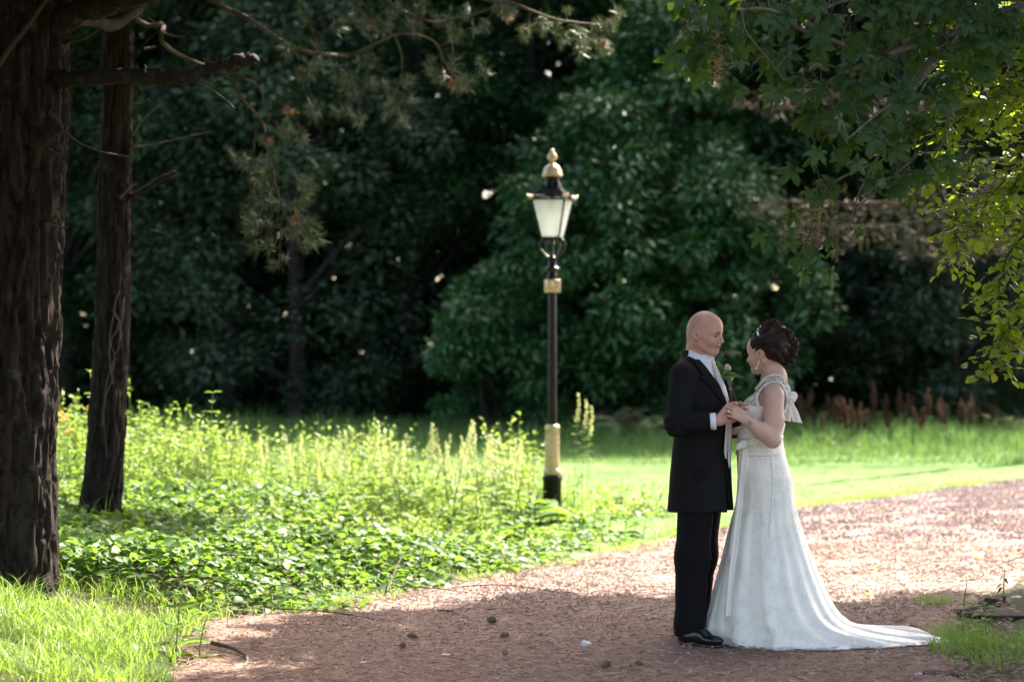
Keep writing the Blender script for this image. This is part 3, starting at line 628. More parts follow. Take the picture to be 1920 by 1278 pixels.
g = np.random.default_rng(16); n = 2600; gx2, gy2 = g.uniform(-5, -2.3, n), g.uniform(15, 18.6, n); k = fbm(np.stack([gx2 * 2.5, gy2 * 2.5, gx2 * 0], 1), 2, 5) > -.25; gx2, gy2 = gx2[k], gy2[k]; n = len(gx2); h_ = g.uniform(5.4, 7.5, n); P = np.stack([gx2 + SUN[0] / SUN[2] * h_, gy2 + SUN[1] / SUN[2] * h_, h_], 1); P = P[P[:, 2] > EYE + .158 * P[:, 1] + .3]; n = len(P)  # unseen bough patch added along sun rays to shade the bank by the trunks
V, F, k = scatter(P, norm(rdir(n, g) * np.array([1, 1, .4])), norm(SUN + rdir(n, g) * .6), g.uniform(.18, .32, n), LEAF4, .8); o = obj('shade_boughs', V, F, M['needle'], pine2, attrs={'tint': np.repeat(g.random(n), k)}); o['kind'] = 'stuff'
for e in [(-1.2, 20.3, 6.0), (.3, 21.8, 6.3), (-.6, 22.6, 7)]: limb('branch', [(gX(230, Y2), Y2, 6.2), ((gX(230, Y2) + e[0]) / 2, (Y2 + e[1]) / 2, e[2] + .3), e], .05, .02, pine2, 'pine_bark', 12, 7)
high_needles(pine1, b1, gX(30, Y1) - .5, Y1, 6.5, 13, 3.0, 6000, 5); high_needles(pine2, b2, gX(232, Y2), Y2, 7, 13.5, 2.4, 5000, 6)
# ================================================================ bramble bank and weeds
def hum(x, y):
    d = XL(y) - x; n = .5 + .5 * fbm(np.stack([x * 1.1, y * 1.1, x * 0], 1), 3, 61)
    n2 = .5 + .5 * fbm(np.stack([x * 3.5, y * 3.5, x * 0], 1), 2, 65)
    far = sstep(16.5, 19.5, y); e = sstep(.0, .9, d) * (1 - far) + far * (.22 * sstep(0, .8, d) + .78 * sstep(1.2, 3.2, d))
    dip = (1 - .96 * np.exp(-((x + 2.95) / .85) ** 2 - ((y - 17.5) / 1.5) ** 2)) * (1 - .85 * np.exp(-((x - .25) / .8) ** 2 - ((y - 21.4) / 1.3) ** 2))
    return e * dip * (.06 + .14 * n + .06 * n2 + .10 * far * sstep(1, 3, d)) + .03
def bank_pts(n, y0, y1, g, edge=.12):
    y = g.uniform(y0, y1, n); x = g.uniform(-6.3, 1.7, n); d = XL(y) - x + .32 * fbm(np.stack([x * 2.0, y * 2.0, x * 0], 1), 3, 71)
    k = (d > edge + 1.0 * sstep(19.6, 21.2, y)) & (x > -y * .24 - .5) & ((y > 14.5 + .2 * (x + 1.6)) | (x > -1.9)) & ~((y < 14.35) & (x > -1.75) & (x < -1.55))
    return x[k], y[k], d[k]
g = np.random.default_rng(101)
x, y, d = bank_pts(115000, 13.8, 24, g)
H = hum(x, y); u = g.random(len(x)) ** .6
k = g.random(len(x)) < (.35 + .65 * sstep(.1, .7, d)) * (1 - .75 * sstep(20, 23.5, y)); x, y, H, u, d = x[k], y[k], H[k], u[k], d[k]
n = len(x); P = onground(x, y, H * u)
N = norm(np.array([0, -.15, 1.]) + rdir(n, g) * .62); V, F, k = scatter(P, norm(rdir(n, g) * np.array([1, 1, .3]) + np.array([0, 0, -.12])), N, g.uniform(.035, .085, n) , LEAF6, 1.2)
patch = .5 * fbm(np.stack([x * .9, y * .9, x * 0], 1), 2, 91)
tag(obj('brambles', V, F, M['bramble_leaf'], attrs={'tint': np.repeat(np.clip(g.normal(.42, .22, n) + .2 * patch, 0, 1), k)}), 'sprawling bramble leaves covering the bank left of the drive', 'brambles', kind='stuff')
# bramble and ivy canes lying through it
mb = MB(); 
x, y, d = bank_pts(420, 14, 20, g, .1)
for a, b, dd in zip(x, y, d):
    q = np.array([a, b]); L = g.uniform(.4, 1.0); th = g.uniform(0, 6.28); m = 8; t_ = np.linspace(0, 1, m)
    xs = a + L * t_ * math.cos(th); ys = b + L * t_ * math.sin(th) + .05 * np.sin(t_ * 5)
    zs = hgt(xs, ys) + np.maximum(.03, hum(xs, ys) * .75) * np.sin(np.pi * np.clip(t_ + .08, 0, 1)) ** .7
    mb.add(*tube(np.stack([xs, ys, zs], 1), np.linspace(.004, .002, m), 4, False), g.random())
o = mb.build('bramble_canes', M['twig']); tag(o, 'thin brown canes trailing among the bramble leaves', 'brambles', kind='stuff')
# weeds with narrow leaves among the tall stalks
x, y, d = bank_pts(8500, 17.2, 24.3, g, .25); 
wn = fbm(np.stack([x * 1.5, y * 1.1, x * 0], 1), 3, 44); k = g.random(len(x)) < sstep(16.6, 21, y) * sstep(.2, 1.0, d) * np.clip(.62 + .7 * wn, .08, 1) + .04; x, y, d, wn = x[k], y[k], d[k], wn[k]
hh = (1 - .95 * np.exp(-((x + 2.95) / .8) ** 2 - ((y - 17.8) / 1.3) ** 2)) * (1 - .85 * np.exp(-((x - .25) / .7) ** 2 - ((y - 21.6) / 1.3) ** 2)) * (.22 + .40 * sstep(19, 22.3, y) + .15 * sstep(-1.2, -3.0, x)) * g.uniform(.55, 1.2, len(x)) * np.clip(.9 + .45 * wn, .45, 1.4) * (.16 + .84 * sstep(.9, 2.9, d))
mb = MB(); Ps = []; Ts = []; Sz = []; Tt = []
for a, b, h, wv_ in zip(x, y, hh, wn):
    z = float(hgt(a, b)); lean = g.normal(0, .1, 2); top = np.array([a + lean[0], b + lean[1], z + h]); bs = np.array([a, b, z])
    mb.add(*tube(np.stack([bs, (bs + top) / 2 + np.array([lean[0] * .2, 0, 0]), top]), [.004, .0035, .002], 3, False), g.random())
    m = int(7 + h * 16); t_ = np.sort(g.uniform(.12, 1, m))[:, None]; Ps.append(bs * (1 - t_) + top * t_); th = g.uniform(0, 6.28, m)
    Ts.append(np.stack([np.cos(th), np.sin(th), g.uniform(-.2, .9, m)], 1)); Sz.append(g.uniform(.05, .12, m) * (1.1 - .5 * t_[:, 0])); Tt.append(np.full(m, np.clip(.42 + .5 * wv_ + .25 * g.normal(), 0, 1.05)))
Ps = np.concatenate(Ps); Ts = np.concatenate(Ts); Sz = np.concatenate(Sz); n = len(Ps)
V, F, k = scatter(Ps, Ts, np.array([0, 0, 1.]) + rdir(n, g) * .6, Sz, LEAF4, .75)
mb.add(V, F, np.repeat(np.clip(np.concatenate(Tt) * .8 + g.normal(.1, .15, n), 0, 1), k))
tag(mb.build('weeds', M['weed_leaf']), 'tangled sunlit weeds among the tall stalks behind the brambles', 'weeds', kind='stuff')
n = 7000; x, y, d = bank_pts(n, 18, 24, g, .5); n = len(x); wn = fbm(np.stack([x * 1.8, y * 1.2, x * 0], 1), 3, 45); k = g.random(n) < np.clip(.4 + wn, 0, 1) * sstep(17.5, 21, y) + .04; x, y, d, wn = x[k], y[k], d[k], wn[k]
V, F, T = blades(onground(x, y), (.30 + .36 * sstep(19, 22.3, y)) * g.uniform(.5, 1.25, len(x)) * (.25 + .75 * sstep(.9, 2.9, d)), g.uniform(.1, .8, len(x)), g.uniform(.003, .006, len(x)), np.clip(g.normal(.55, .25, len(x)), 0, 1), 3, g)
tag(obj('tall_grass', V, F, M['grass'], attrs={'tint': T}), 'tall pale grass growing through the weeds behind the brambles', 'grass', kind='stuff')
# low scruffy grass along the drive edge
n = 9000; y = g.uniform(13.5, 30, n); x = XL(y) + g.normal(-.05, .14, n); k = ~((y < 14.4)) ; x, y = x[k], y[k]
k = fbm(np.stack([x * 2, y * 2, x * 0], 1), 2, 5) > .0; x, y = x[k], y[k]
V, F, T = blades(onground(x, y), g.uniform(.02, .085, len(x)), g.uniform(.2, 1.4, len(x)), .003, np.clip(g.normal(.6, .25, len(x)), 0, 1), 2)
tag(obj('edge_grass', V, F, M['grass'], attrs={'tint': T}), 'thin grass creeping onto the edge of the drive', 'grass', kind='stuff')

# ---------------------------------------------------------------- dock plants with seed spikes
def part(name, V, F, mat, parent, tint=.5, smooth=True):
    V = np.asarray(V, float); return link(name, mesh_np(name, V, F, smooth, {'tint': np.full(len(V), tint) if np.isscalar(tint) else tint}), M[mat], parent)
def spike_mesh(L, r, seed):
    g = np.random.default_rng(seed); m, n_ = 26, 9; z = np.linspace(0, L, m); pr = .35 * r * np.sin(np.pi * np.clip(.12 + .8 * z / L, 0, 1)) ** .7
    V, F = tube(np.stack([.02 * np.sin(z * 9), 0 * z, z], 1), pr, n_, True); mb = MB(); mb.add(V, F); n2 = 150; u = g.random(n2); a = g.uniform(0, 6.28, n2); rr = r * (1.25 - .75 * u) * g.uniform(.3, 1.1, n2); P = np.stack([.02 * np.sin(L * u * 9) + rr * np.cos(a), rr * np.sin(a), L * u], 1)
    V2, F2, k = scatter(P, np.stack([np.cos(a), np.sin(a), g.uniform(-.3, 1.2, n2)], 1), rdir(n2, g), g.uniform(.5, 1.2, n2) * r * 1.15, LEAF4, 1.6); mb.add(V2, F2); V, F, _ = mb.get(); return V, F
def big_leaf(L, W, curve=.3, n=9):
    t_ = np.linspace(0, 1, n); wv = W * np.sin(np.pi * np.clip(.06 + t_ * .94, 0, 1)) ** .8; z = L * (.35 * t_ - curve * t_ ** 2); x = L * t_
    V = np.stack([np.stack([x, -wv, z + wv * .35], 1), np.stack([x, 0 * x, z], 1), np.stack([x, wv, z + wv * .35], 1)], 1).reshape(-1, 3)
    return V, grid_faces(n, 3)
def rotz(V, a): c, s = math.cos(a), math.sin(a); return V @ np.array([[c, s, 0], [-s, c, 0], [0, 0, 1]])
def make_stalk(kind, seed):
    g = np.random.default_rng(seed); h = g.uniform(.5, .62)
    r = thing('dock_plant' if kind == 0 else 'sorrel_plant', 'x', 'plant')
    V, F = tube(spline([(0, 0, -.05), (.01, 0, h * .5), (g.normal(0, .03), g.normal(0, .03), h)], 8), np.linspace(.006, .004, 8), 5); part('stem', V, F, 'stem' if kind == 0 else 'sorrel', r, .4)
    for j in range(6 if kind == 0 else 3):
        V, F = big_leaf(g.uniform(.12, .2), g.uniform(.02, .032)); V = rotz(V, g.uniform(0, 6.28)) + np.array([0, 0, h * g.uniform(.15, .85)]); part('leaf', V, F, 'weed_leaf' if kind == 0 else 'meadow', r, float(g.uniform(.1, .85)))
    for j in range(g.integers(1, 4) if kind == 0 else 6):
        V, F = spike_mesh(g.uniform(.22, .34) if kind == 0 else g.uniform(.3, .5), ((.0125 if j == 0 else .009) if kind == 0 else .021), seed + j); tl = g.normal(0, (.13 if kind == 0 else .22) if j else .07, 2)
        V[:, 0] += tl[0] * V[:, 2]; V[:, 1] += tl[1] * V[:, 2]; part('seed_spike', V + np.array([0, 0, h * (.97 if j == 0 else .8)]), F, 'seed' if kind == 0 else 'sorrel', r, g.uniform(.2, .9))
    return r
protos = [make_stalk(0, 200 + i) for i in range(4)]
g = np.random.default_rng(131)
ORD = 'first second third fourth fifth sixth seventh eighth ninth tenth eleventh twelfth thirteenth fourteenth fifteenth sixteenth seventeenth eighteenth nineteenth twentieth'.split()
def ordinal(k): return ORD[k] if k < 20 else ['twenty', 'thirty', 'forty'][(k + 1) // 10 - 2] + ('ieth' if (k + 1) % 10 == 0 else '-' + ORD[(k + 1) % 10 - 1]) if (k + 1) % 10 else ['twentieth', 'thirtieth', 'fortieth'][(k + 1) // 10 - 2]
pxs = [400, 478, 485, 500, 530, 545, 562, 575, 590, 603, 615, 628, 640, 652, 668, 690, 700, 706, 712, 725, 745, 760, 770, 778, 800, 838, 842, 852, 858, 870, 880, 893, 900, 908, 915, 925, 935, 948, 955, 962, 975, 983, 987, 240, 262, 360, 420, 440]
for i, px in enumerate(sorted(pxs)[::-1]):
    o = protos[i] if i < 4 else copy_tree(protos[i % 4]); Yd = float(g.uniform(19.5, 23)); X_ = gX(px + g.normal(0, 4), Yd)
    top = 800 + 22 * g.random() + (18 if px > 950 else 0); z = float(hgt(X_, Yd)); o.location = (X_, Yd, z); s = (gz(top, Yd) - z) / .86 * g.uniform(.86, 1.08)
    o.scale = (s, s, s); o.rotation_euler = (float(g.normal(0, .1)), float(g.normal(.05, .14)), float(g.uniform(0, 6.28)))
    tag(o, f'{ordinal(i)} dock stalk with a pale seed spike, counted leftward from the lamp post', 'plant', 'dock stalks along the back of the bramble bank')
protos = [make_stalk(1, 300 + i) for i in range(4)]
pr = [1500, 1512, 1525, 1540, 1552, 1566, 1576, 1590, 1598, 1606, 1620, 1630, 1640, 1660, 1672, 1690, 1697, 1722, 1728, 1735, 1765, 1774, 1802, 1808, 1820, 1840, 1860, 1515, 1585, 1682]
for i, px in enumerate(sorted(pr)):
    o = protos[i] if i < 4 else copy_tree(protos[i % 4]); Yd = float(g.uniform(37.5, 40.5)); X_ = gX(px, Yd); z = float(hgt(X_, Yd)); top = 735 + 45 * g.random(); s = 1.12 * (gz(top, Yd) - z) / .95
    o.location = (X_, Yd, z); o.scale = (s, s, s); o.rotation_euler = (0, float(g.normal(0, .1)), float(g.uniform(0, 6.28)))
    tag(o, f'{ordinal(i)} rusty sorrel stalk in the long grass, counted rightward from the bride', 'plant', 'rusty sorrel stalks in front of the wood')
# yellowing bracken between lamp and groom
def make_fern(seed):
    g = np.random.default_rng(seed); r = thing('bracken', 'x', 'plant')
    for j in range(6):
        L = g.uniform(.5, .8); a = g.uniform(0, 6.28); q = spline([(0, 0, 0), (L * .3, 0, L * .6), (L * .75, 0, L * .75), (L, 0, L * .6)], 14); mb = MB(); mb.add(*tube(q, np.linspace(.006, .002, 14), 4, False))
        pin = q[3:]; pl = .26 * L * (1 - np.linspace(0, 1, len(pin))) + .03
        for sgn in (-1, 1):
            V, F, k = scatter(pin, np.tile([.3, sgn, -.15], (len(pin), 1)), np.tile([0, 0, 1.], (len(pin), 1)) + rdir(len(pin), g) * .3, pl, SLIM, .8); mb.add(V, F, float(g.random()))
        V, F, A = mb.get(); V = rotz(V, a); link('frond', mesh_np('frond', V, F, True, {'tint': A}), M['tan_leaf'] if j % 2 else M['seed'], r)
    return r
protos = [make_fern(i) for i in (400, 401)]
for i, px in enumerate([1240, 1225, 1210, 1195, 1180, 1165, 1150, 1130, 1112, 1090, 1880, 1905]):
    o = protos[i] if i < 2 else copy_tree(protos[i % 2]); Yd = float(g.uniform(38.5, 40.5)); X_ = gX(px, Yd); o.location = (X_, Yd, float(hgt(X_, Yd))); s = float(g.uniform(.7, 1.05)); o.scale = (s, s, s); o.rotation_euler = (0, 0, float(g.uniform(0, 6.28)))
    tag(o, f'{ordinal(i)} yellow brown bracken clump, counted leftward from the groom' if i < 10 else ['bracken clump at the right end of the rusty sorrel', 'last bracken clump at the right edge of the picture'][i - 10], 'plant', 'bracken clumps at the edge of the wood')

# ---------------------------------------------------------------- single plants
def leafy(name, label, px, Yp, h, n_leaf, L, W, mat='bramble_leaf', seed=0, lean=(0, 0), pair=True, cat='plant', group=None, low=.15, droop=.35, tip=True, stemr=.005):
    g = np.random.default_rng(seed); x0 = gX(px, Yp); z0 = float(hgt(x0, Yp)); r = thing(name, label, cat, (x0, Yp, z0), group)
    q = spline([(0, 0, -.03), (lean[0] * .4, lean[1] * .4, h * .55), (lean[0], lean[1], h)], 12); V, F = tube(q, np.linspace(stemr, stemr * .5, 12), 5); part('stem', V, F, 'stem', r)
    for j in range(n_leaf):
        u = low + (1 - low) * (j // 2 if pair else j) / max(1, (n_leaf - 1) // 2 if pair else n_leaf - 1); P = q[min(11, int(u * 11))]; a = (j // 2) * 1.6 + (j % 2) * math.pi + g.normal(0, .3) if pair else g.uniform(0, 6.28)
        k = (1.05 - .55 * u) * g.uniform(.8, 1.2); V, F = big_leaf(L * k, W * k, droop * g.uniform(.6, 1.3)); part('leaf', rotz(V, a) + P, F, mat, r, float(g.uniform(.15, .85)))
    return r, q
leafy('nettle_plant', 'leafy nettle at the corner of the sunlit grass and the drive', 330, 12.6, .42, 12, .16, .045, 'bramble_leaf', 1, (.05, 0))
leafy('nettle_plant', 'broad leaved seedling leaning over the drive edge beside the nettle', 372, 12.3, .22, 6, .15, .045, 'bramble_leaf', 2, (.05, 0))
leafy('nettle_plant', 'tall nettle rising above the weeds right of the slim pine', 392, 20.5, 1.05, 22, .16, .05, 'bramble_leaf', 3, (.03, 0))
leafy('nettle_plant', 'second tall nettle just left of the tallest nettle', 372, 20.8, .85, 16, .14, .045, 'weed_leaf', 4, (-.05, 0))
leafy('nettle_plant', 'pale weed topped with narrow leaves right beside the slim pine', 262, 20.0, .95, 16, .13, .035, 'weed_leaf', 5, (.0, 0))
leafy('sapling', 'young sapling leaning left with a single high leaf behind the slim pine', 195, 20.3, 1.22, 7, .2, .06, 'bramble_leaf', 6, (-.12, .02), False, low=.4)
leafy('sapling', 'bushy sapling between the two pine trunks', 140, 20.6, .95, 16, .17, .06, 'bramble_leaf', 7, (.03, 0))
leafy('nettle_plant', 'yellowish leafy plant at the base of the lamp post, right side', 1112, 21.0, .30, 12, .2, .05, 'weed_leaf', 8, (.05, 0))
for i, (px, Yp) in enumerate([(1140, 20.6), (1170, 20.5), (1205, 20.4)]):
    leafy('hound_tongue', f'{ordinal(2 - i)} low broad leaved plant from the tip of the verge', px, Yp, .2, 8, .22, .05, 'bramble_leaf', 20 + i, (.04, -.03), False, group='broad leaved plants at the point of the verge')
r, q = leafy('burdock', 'burdock with big dark leaves at the foot of the lamp post', 1003, 21.6, .25, 9, .38, .15, 'bramble_leaf', 9, (0, -.03), False, stemr=.012)
r, q = leafy('burdock', 'bright green burdock leaves just in front of the verge, left of the lamp', 985, 19.6, .2, 6, .26, .11, 'bramble_leaf', 10, (0, -.03), False, stemr=.01)
for i, (px, h) in enumerate([(1075, .98), (1090, .92), (1100, .86)]):
    r, q = leafy('willowherb', ['tallest of the feathery plants right of the lamp post', 'middle feathery plant right of the lamp post', 'outermost feathery plant right of the lamp post'][i], px, 22.4 + .1 * i, h, 34, .10, .012, 'weed_leaf', 30 + i, (.03, 0), False, group='feathery plants beside the lamp', stemr=.004)
    V, F = spike_mesh(.28, .012, 40 + i); part('seed_spike', V + q[-1] - np.array([0, 0, .05]), F, 'seed', r)
M['yellow'] = plain('yellow_petal', (.78, .42, .02), .6, nscale=60)
for i, (px, py) in enumerate([(92, 772), (108, 778), (122, 786), (165, 766), (128, 808), (112, 776), (118, 784)]):
    Yp = 20.0 + .1 * i; h = gz(py, Yp) - float(hgt(gX(px, Yp), Yp)); r, q = leafy('ragwort', ['yellow flowered ragwort touching the edge of the big pine', 'ragwort with the broadest yellow head between the pines', 'ragwort with two yellow heads between the pines', 'ragwort flowering right against the slim pine', 'short ragwort low between the pines', 'ragwort half behind the broadest yellow head', 'ragwort with heads tucked under the broad one'][i], px, Yp, h, 14, .12, .03, 'weed_leaf', 50 + i, (0, 0), False, group='ragwort between the pines')
    g = np.random.default_rng(60 + i)
    for j in range(9):
        V, F = ball((g.normal(0, .03), g.normal(0, .03), h + g.normal(0, .012)), (.014, .014, .006), 5, 8); part('flower_head', V + np.array([q[-1][0], q[-1][1], 0]), F, 'yellow', r)
# grass tufts at right
def grass_tuft(label, px, Yp, rad, h, n, seed, ell=1.0):
    g = np.random.default_rng(seed); x0 = gX(px, Yp); a = g.uniform(0, 6.28, n); rr = rad * np.sqrt(g.random(n)); x = x0 + rr * np.cos(a); y = Yp + rr * np.sin(a) * ell
    V, F, T = blades(onground(x, y, -.01), h * g.uniform(.4, 1.15, n), g.uniform(.2, 1.3, n), g.uniform(.0018, .0035, n), np.clip(g.normal(.4, .2, n), 0, 1), 3, g)
    o = obj('grass_tuft', V, F, M['grass'], attrs={'tint': T}); tag(o, label, 'grass tuft', 'grass tufts on the right side of the drive')
grass_tuft('bright grass tuft on the sunlit line of the drive right of the bride', 1750, 14.9, .12, .12, 130, 1)
grass_tuft('dark grass tuft just beyond the end of the train', 1795, 13.0, .16, .17, 220, 2)
grass_tuft('broad grass tuft growing under the leafy weed at lower right', 1835, 12.5, .26, .16, 420, 3)
grass_tuft('grass tuft at the bottom right corner of the drive', 1895, 12.0, .2, .12, 160, 4)
leafy('weed_plant', 'leafy weed with round dark leaves beside the end of the train', 1802, 13.0, .32, 10, .1, .035, 'bramble_leaf', 70, (.03, 0))
leafy('weed_plant', 'spreading green weed right of the train, in the broad grass tuft', 1850, 12.7, .26, 18, .1, .035, 'bramble_leaf', 71, (-.02, 0))
leafy('weed_plant', 'small round leaved weed at the bottom edge below the train end', 1790, 11.75, .07, 5, .08, .035, 'bramble_leaf', 72, (0, 0), False)
leafy('weed_plant', 'little weed at the lower right corner of the drive', 1905, 12.1, .12, 8, .08, .03, 'bramble_leaf', 73, (0, 0))
M['earth'] = plain('dark_earth', (.045, .030, .022), .95, nscale=40, var=.5, bump=.8, bd=.01)
# withered stalk and dug earth at right
r, q = leafy('withered_plant', 'small withered brown plant standing on the disturbed earth at right', 1880, 14.7, .2, 9, .07, .018, 'sorrel', 80, (.01, 0), False, droop=.9, stemr=.006)
for i, (px, Yp, rx, rz, lb) in enumerate([(1862, 14.75, .09, .035, 'dark clod of earth beside the withered plant'), (1822, 14.4, .10, .03, 'long low clod of dark earth left of the withered plant'), (1890, 13.9, .24, .028, 'broad mound of earth at the right edge of the picture'), (1760, 11.65, .11, .02, 'dark broken bark piece at the bottom edge below the train')]):
    V, F = ball((0, 0, 0), 1, 14, 20); V = V * (1 + .28 * fbm(V * 2.2, 3, i)[:, None]) * np.array([rx, rx * .7, rz]); x0 = gX(px, Yp); tag(obj('earth_clod', V + np.array([x0, Yp, float(hgt(x0, Yp)) + rz * .2]), F, M['earth']), lb, 'earth', 'clods of earth at the right of the drive')

# ---------------------------------------------------------------- litter on the drive
M['cone'] = plain('pine_cone_scale', (.24, .16, .11), .8, nscale=60, var=.35)
def cone_mesh():
    mb = MB(); 
    for k in range(60):
        a = k * 2.399963; u = k / 60; rr = .021 * math.sin(math.pi * (.12 + .86 * u)) + .003; V, F = big_leaf(.014, .008, .1, 3); V = rotz(V, a) + np.array([rr * .6 * math.cos(a), rr * .6 * math.sin(a), .055 * u]); mb.add(V, F)
    mb.add(*tube([(0, 0, 0), (0, 0, .03), (0, 0, .055)], [.012, .014, .004], 8)); return mb.mesh('pine_cone', M['cone'])
cm = cone_mesh()
CN = [(838, 1192, 'pine cone in the middle of the shaded drive, largest and roundest'), (782, 1199, 'flat pine cone left of the round one, near the brambles'), (758, 1221, 'small dark pine cone left in the shade'), (946, 1233, 'pine cone lying on its side nearest the bottom middle'), (930, 1172, 'pine cone just inside the edge of the shade'), (1128, 1258, 'dark pine cone at the bottom, left of the groom'), (1207, 1254, 'last pine cone before the groom, at the bottom edge')]
def gnd(px, py):
    Yg = 6935 / (py - 668.); x0 = gX(px, Yg); return np.array([x0, Yg, float(hgt(x0, Yg)) + .012])
g = np.random.default_rng(9)
CNP = [(938, 1201), (783, 1200), (758, 1221), (947, 1233), (930, 1172), (1127, 1258), (1207, 1255)]
for (px, py), (_, _, lb) in zip(CNP, CN):
    o = link('pine_cone', cm); o.location = gnd(px, py) + np.array([0, 0, .016]); o.rotation_euler = (1.45, float(g.normal(0, .2)), float(g.uniform(0, 6.28))); s = float(g.uniform(.6, .85)); o.scale = (s, s, s * 1.1); tag(o, lb, 'pine cone', 'pine cones on the drive')
M['white_scrap'] = plain('white_scrap', (.75, .74, .72), .7); M['fallen_yellow'] = leaf_mat('fallen_leaf', (.55, .36, .03), (.72, .55, .06), (.8, .6, .1), .25, .6, .3); M['fallen_brown'] = leaf_mat('brown_fallen_leaf', (.22, .12, .04), (.42, .29, .13), (.5, .3, .1), .2, .7, .3)
for i, (px, py, s, lb) in enumerate([(1098, 1211, .05, 'crumpled white paper scrap left of the groom'), (1100, 1222, .04, 'pale beige scrap just under the crumpled paper'), (835, 1231, .035, 'thin white scrap in the shaded drive below the pine cones'), (682, 1246, .03, 'small whitish scrap near the lower left of the drive'), (625, 1266, .03, 'pale wood chip at the bottom left of the drive'), (1722, 1267, .03, 'small white scrap at the bottom right of the drive'), (1905, 1135, .05, 'white scrap at the right edge by the withered plant'), (1908, 1168, .04, 'lower white scrap at the right edge')]):
    V, F = ball((0, 0, 0), 1, 10, 14); V = V * (1 + .5 * fbm(V * 2.5, 3, i * 7)[:, None]) * np.array([s * .55, s * .4, s * .28 if i == 0 else s * .12]); tag(obj('paper_scrap', V + gnd(px, py) + np.array([0, 0, s * .1]), F, M['white_scrap'] if i not in (1, 4) else M['fallen_brown'], smooth=False, attrs={'tint': np.full(len(V), .8)}), lb, 'scrap', 'pale scraps on the drive')
lf = []
for i in range(3):
    V, F = big_leaf(1, .33, .25 + .1 * i, 7); V[:, 2] += .08 * np.sin(V[:, 0] * 5 + i); V[:, 2] -= V[:, 2].min(); lf.append((V, F))
FL = [(1635, 1067, .06, 1, 'bright yellow fallen leaf'), (1586, 1085, .06, 1, ''), (1825, 1048, .07, 1, ''), (1895, 1045, .08, 1, ''), (1838, 1026, .06, 1, ''), (1620, 1117, .06, 1, ''), (1632, 1107, .05, 1, ''), (1728, 1083, .05, 1, ''), (1716, 1083, .04, 1, ''), (1662, 1092, .04, 1, ''), (1753, 1046, .04, 1, ''), (1870, 1003, .05, 1, ''), (1790, 965, .06, 1, ''), (1645, 957, .05, 1, ''), (1704, 958, .04, 1, ''), (1840, 1112, .05, 1, ''), (1805, 1092, .08, 0, ''), (1690, 1165, .12, 0, 'long pale dry leaf lying behind the train'), (1690, 1184, .11, 0, 'curled tan leaf half behind the train'), (1620, 1165, .05, 0, ''), (1765, 1131, .06, 0, ''), (1370, 1100, .04, 0, '')]
FL = FL[:1] + sorted(FL[1:16]) + FL[16:]
for i, (px, py, s, yl, lb) in enumerate(FL):
    V, F = lf[i % 3]; a = g.uniform(0, 6.28); P = rotz(V * s, a) + gnd(px, py)
    if not lb: lb = f'{ordinal(i - 1)} small yellow leaf on the sunlit drive, counted rightward from the skirt' if yl else ['upright orange brown leaf on the drive edge near the withered plant', '', '', 'small dry leaf on the shaded drive right of the skirt', 'pale dry leaf below the bright grass tuft', 'brown leaf on the drive between groom and bride'][i - 16]
    else:
        if i == 0: lb = 'bright yellow leaf lying alone on the edge of the shade'
    lb = lb.replace('zeroth', 'first'); tag(obj('fallen_leaf', P, F, M['fallen_yellow'] if yl else M['fallen_brown'], attrs={'tint': np.full(len(P), float(g.random()))}), lb, 'leaf', 'fallen leaves on the drive')
def ground_twig(label, pts, r, name='twig', grp='twigs lying about the drive edge'):
    q = spline([gnd(a, b) + np.array([0, 0, z]) for a, b, z in pts], 18); V, F = tube(q, np.linspace(r, r * .4, 18), 6, True, .08, len(label)); tag(obj(name, V, F, M['dead_wood']), label, 'twig', grp)
ground_twig('curved fallen stick at the lower left corner of the drive', [(398, 1214, .02), (440, 1222, .01), (464, 1240, .01), (455, 1258, .0), (440, 1270, .0)], .012)
ground_twig('thin upright dead twig rising from the brambles', [(735, 1068, 0), (712, 1066, .1), (700, 1066, .2), (682, 1066, .3)], .005)
ground_twig('dark dead branch lying at the edge of the brambles', [(660, 1092, .05), (700, 1096, .07), (735, 1104, .05), (770, 1108, .02)], .008)
ground_twig('forked dead twig at the edge of the brambles', [(725, 1118, .02), (738, 1108, .1), (752, 1098, .18)], .006)
ground_twig('thin stick on the sunlit needles beside the brambles', [(822, 1150, .01), (845, 1154, .02), (862, 1158, .01)], .006)
ground_twig('short stick pointing up the sunlit drive edge', [(838, 1152, .01), (862, 1146, .01), (880, 1140, .02)], .005)
ground_twig('brown branch half buried in the bramble leaves', [(530, 1112, .05), (560, 1116, .07), (600, 1115, .05)], .009)
ground_twig('thin dead twig at the right edge above the withered plant', [(1885, 1085, .1), (1905, 1084, .12), (1935, 1084, .14)], .004)
# ================================================================ lamp post
M['black_paint'] = plain('black_gloss_paint', (.006, .006, .007), .22, 0, .22, 30, .2)
M['gold_paint'] = plain('gold_paint', (.50, .38, .22), .36, .35, .5, 40, .12)
def glass_mat():
    s = NT('milky_lantern_glass'); v = s.coord('Object'); nz = s.noise(v, 9, 4)
    p = s.bsdf((.76, .79, .80), .25, spec=.5); tr = s.n('ShaderNodeBsdfTranslucent'); s.l(s.ramp(nz, [(.3, (.84, .87, .87)), (.7, (.92, .95, .95))]), tr.inputs[0])
    tp = s.n('ShaderNodeBsdfTransparent'); tp.inputs[0].default_value = (.92, .92, .88, 1)
    return s.end(s.mixsh(.22, s.mixsh(.68, p.outputs[0], tr.outputs[0]), tp.outputs[0]))
M['lantern_glass'] = glass_mat(); M['bulb'] = plain('bulb_fitting', (.35, .34, .3), .4)
LY = 22.6; lx = gX(1035.5, LY); LR = FPX / LY
lz = lambda py: EYE - (py - 668) / LR
lamp = wthing('street_lamp', 'black and gold Victorian lamp post with milky lantern among the weeds', 'street lamp', (lx, LY, 0))
